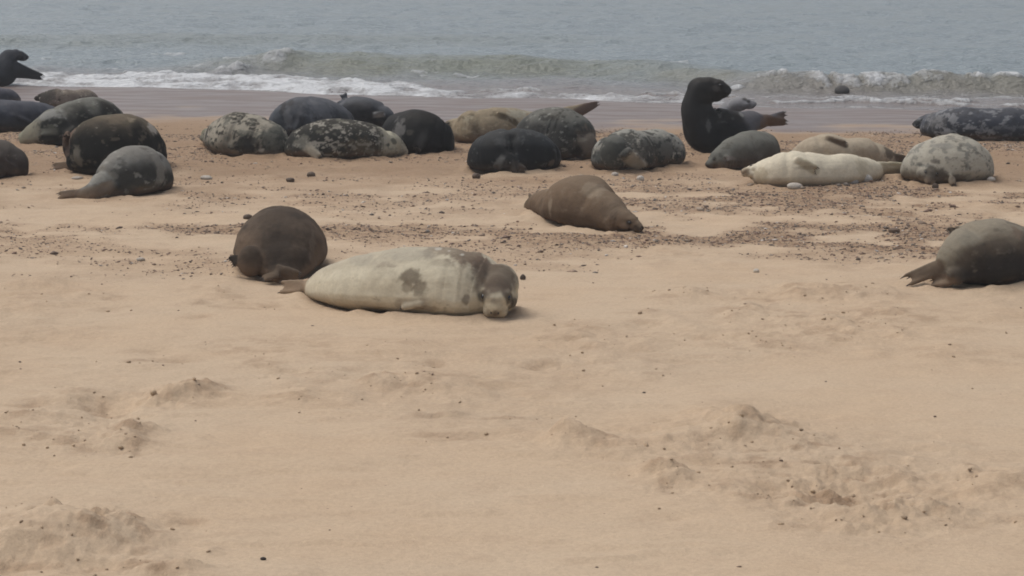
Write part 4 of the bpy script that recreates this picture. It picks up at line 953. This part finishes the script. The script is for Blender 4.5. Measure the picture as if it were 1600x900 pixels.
def scatter(name, xs, ys, size, cols, flat=(.3, .7), sink=.40, label=None, small=False):
    IV, IF = (OV * 1.15, OF) if small else (IV1, IF1)
    n = len(xs)
    jit = 1 + .35 * (rng.random((n, len(IV), 1)) - .5)
    sc = np.stack([size * rng.uniform(.8, 1.7, n), size * rng.uniform(.6, 1.1, n), size * rng.uniform(*flat, n)], 1)
    v = IV[None] * jit * sc[:, None, :]
    th = rng.random(n) * 6.283; tl = (rng.random(n) - .5) * .9
    c, s = np.cos(tl)[:, None], np.sin(tl)[:, None]
    x, z = v[..., 0] * c - v[..., 2] * s, v[..., 0] * s + v[..., 2] * c
    c, s = np.cos(th)[:, None], np.sin(th)[:, None]
    x, y = x * c - v[..., 1] * s, x * s + v[..., 1] * c
    zg = Hfull(xs, ys)
    V_ = np.stack([x + xs[:, None], y + ys[:, None], z + (zg + sc[:, 2] * (1 - 2 * sink))[:, None]], -1).reshape(-1, 3)
    F_ = (IF[None] + (np.arange(n) * len(IV))[:, None, None]).reshape(-1, 3)
    me = mk_mesh(name, V_, F_, True)
    cattr(me, 'coat', np.repeat(cols, len(IV), 0))
    o = link(name, me, M_PEB); tag(o, label, name.replace('_', ' '), kind='stuff'); return o
def sample(n, y0, y1, dens, spread=.29):
    X_, Y_ = [], []
    while sum(map(len, X_)) < n:
        y = rng.uniform(y0, y1, n); x = rng.uniform(-spread, spread, n) * y
        k = rng.random(n) < dens(x, y); X_.append(x[k]); Y_.append(y[k])
    return np.concatenate(X_)[:n], np.concatenate(Y_)[:n]
PC = np.array([(.13, .088, .062), (.17, .11, .078), (.21, .145, .10), (.085, .062, .048), (.26, .185, .13), (.19, .12, .085), (.30, .235, .175), (.17, .145, .12)])
xs, ys = sample(42000, 18.2, 37, lambda x, y: gravel_density(x, y) ** 1.5 * (1 - ss(.50, .62, (y - 27) / (shore(x) - 27))))
scatter('pebble_gravel', xs, ys, rng.gamma(1.5, .0036, len(xs)) + .0035, PC[rng.integers(0, len(PC), len(xs))] * rng.uniform(.8, 1.35, (len(xs), 1)), small=True, label='brown and dark pebbles strewn in bands across the upper beach')
xs, ys = sample(750, 19.2, 34, lambda x, y: gravel_density(x, y) ** 1.2 * .9)
scatter('shell_fragments', xs, ys, rng.gamma(2.4, .0034, len(xs)) + .006, np.array((.52, .47, .42))[None] * rng.uniform(.65, 1.25, (len(xs), 1)), flat=(.15, .5), label='white shell pieces scattered among the pebbles')
# clods on the churned mounds
cx, cy = [], []
for (bx, by, wx, h, dy, ro) in BW:
    n = int(ro * 5 * min(2, max(.5, wx / .18)))
    cx.append(bx + rng.normal(0, .85 * wx, n)); cy.append(by + rng.normal(0, .9 * dy, n) - .3 * dy)
cx = np.concatenate(cx); cy = np.concatenate(cy)
scatter('sand_clods', cx, cy, rng.gamma(1.6, .0026, len(cx)) + .003, np.array((.36, .26, .165))[None] * rng.uniform(.75, 1.2, (len(cx), 1)), flat=(.5, .9), sink=.3, label='damp crumbs of sand thrown up on the trampled mounds')
xs, ys = sample(50, 9.5, 20, lambda x, y: np.full_like(x, .5), .25)
scatter('beach_grit', xs, ys, rng.gamma(2.2, .0028, len(xs)) + .003, PC[rng.integers(0, 6, len(xs))], label='tiny dark bits of grit dotted over the bare sand')

# single stones one can point at: px, py, width px, height px, colour
STONES = [
 ('white flat stone lying just below the middle of the cream seal', 1243, 297, 26, 10, (.40, .36, .31)),
 ('light grey rounded stone under the cream seal’s belly, the right one of two', 1353, 288, 22, 13, (.36, .34, .31)),
 ('grey half-buried stone under the cream seal’s belly, the left one of two', 1332, 290, 20, 11, (.27, .255, .235)),
 ('bright white stone below the pale flipper of the speckled seal', 1001, 281, 12, 9, (.46, .42, .37)),
 ('small white stone left of the bright white one below the speckled seal', 961, 276, 12, 6, (.40, .36, .31)),
 ('dark brown lump beside the chin of the pale grey mottled seal', 1462, 295, 11, 8, (.07, .045, .03)),
 ('dark brown stone on open sand below the spotted seal', 486, 275, 14, 9, (.10, .068, .045)),
 ('dark stone to the left of the lone brown stone below the spotted seal', 453, 285, 14, 7, (.09, .06, .04)),
 ('pale flat stone on the sand below the blotched seal', 322, 280, 20, 7, (.40, .36, .31)),
 ('dark stone on the sand just right of the cream-white seal’s head', 817, 437, 9, 9, (.07, .05, .035)),
 ('dark pebble alone in the empty foreground sand', 411, 875, 10, 5, (.03, .022, .018)),
 ('dark brown stone at the foot of the black rounded seal', 744, 279, 14, 9, (.10, .07, .048)),
 ('dark stone left of the dark brown barrel-bodied seal', 387, 343, 15, 9, (.085, .058, .04)),
 ('white stone lying just right of the pale grey mottled seal', 1549, 289, 13, 7, (.46, .42, .37)),
 ('reddish brown lump of weed high on the pebble band at the right', 1398, 366, 20, 8, (.13, .085, .055)),
 ('pale stone at the lower edge of the pebble band', 1182, 424, 10, 7, (.50, .45, .38)),
 ('small pale stone on the sand left of the dark brown barrel-bodied seal', 219, 405, 14, 6, (.40, .35, .29)),
 ('pale slab of shell under the big dark brown seal’s flipper', 120, 279, 18, 5, (.36, .31, .26)),
]
for (lab, px, py, wpx, hpx, col) in STONES:
    g = gpos(px, py); m = 1 / ppm(g[1]); sd_ = hash_label(lab) % 99
    v = IV3 * (1 + .45 * (fb3(IV3 + sd_ * 3, 1.3, 3, sd_)[:, None] - .5))
    v = v * np.array((wpx * m * .5, wpx * m * .38, hpx * m * .62))
    z = float(Hfull(np.array([g[0]]), np.array([g[1]]))[0])
    me = mk_mesh('stone', v, IF3); cattr(me, 'coat', np.repeat(np.array(col)[None], len(v), 0))
    o = link('stone', me, M_PEB, None, (g[0], g[1] + wpx * m * .3, z + hpx * m * .30)); o.rotation_euler.z = (sd_ - 50) * .006
    tag(o, lab.replace('’', "'"), 'stone')
# dark lumps awash in the breaking wave, shaped as rocks
for (lab, px, py, wpx, hpx) in [('dark round rock awash in the breaking wave, the larger of the two', 1317, 147, 22, 13), ('small dark rock in the wave left of the larger rock', 1286, 145, 12, 8)]:
    g = seapx(px, py); m = 1 / ppm(g[1]); sd_ = hash_label(lab) % 99
    v = IV3 * (1 + .5 * (fb3(IV3 + sd_ * 3, 1.4, 4, sd_)[:, None] - .5)) * np.array((wpx * m * .55, wpx * m * .5, hpx * m * .62))
    me = mk_mesh('rock', v, IF3); cattr(me, 'coat', np.repeat(np.array((.05, .047, .044))[None], len(v), 0))
    tag(link('rock', me, M_PEB, None, (g[0], g[1] + .15, SEA + .05)), lab, 'rock')
# ---------------------------------------------------------------- thin haze volume, added to lift the distant blacks
def haze():
    bm = bmesh.new(); bmesh.ops.create_cube(bm, size=1)
    me = bpy.data.meshes.new('haze'); bm.to_mesh(me); bm.free()
    o = bpy.data.objects.new('haze', me); COL.objects.link(o)
    o.scale = (22000, 14000, 12); o.location = (0, 1500, -1.5)
    m = bpy.data.materials.new('haze'); m.use_nodes = True; t = m.node_tree; t.nodes.clear()
    v = t.nodes.new('ShaderNodeVolumePrincipled'); v.inputs['Density'].default_value = .0013; v.inputs['Color'].default_value = (.93, .94, .96, 1)
    q = t.nodes.new('ShaderNodeOutputMaterial'); t.links.new(v.outputs[0], q.inputs['Volume'])
    me.materials.append(m); tag(o, kind='stuff')
haze()
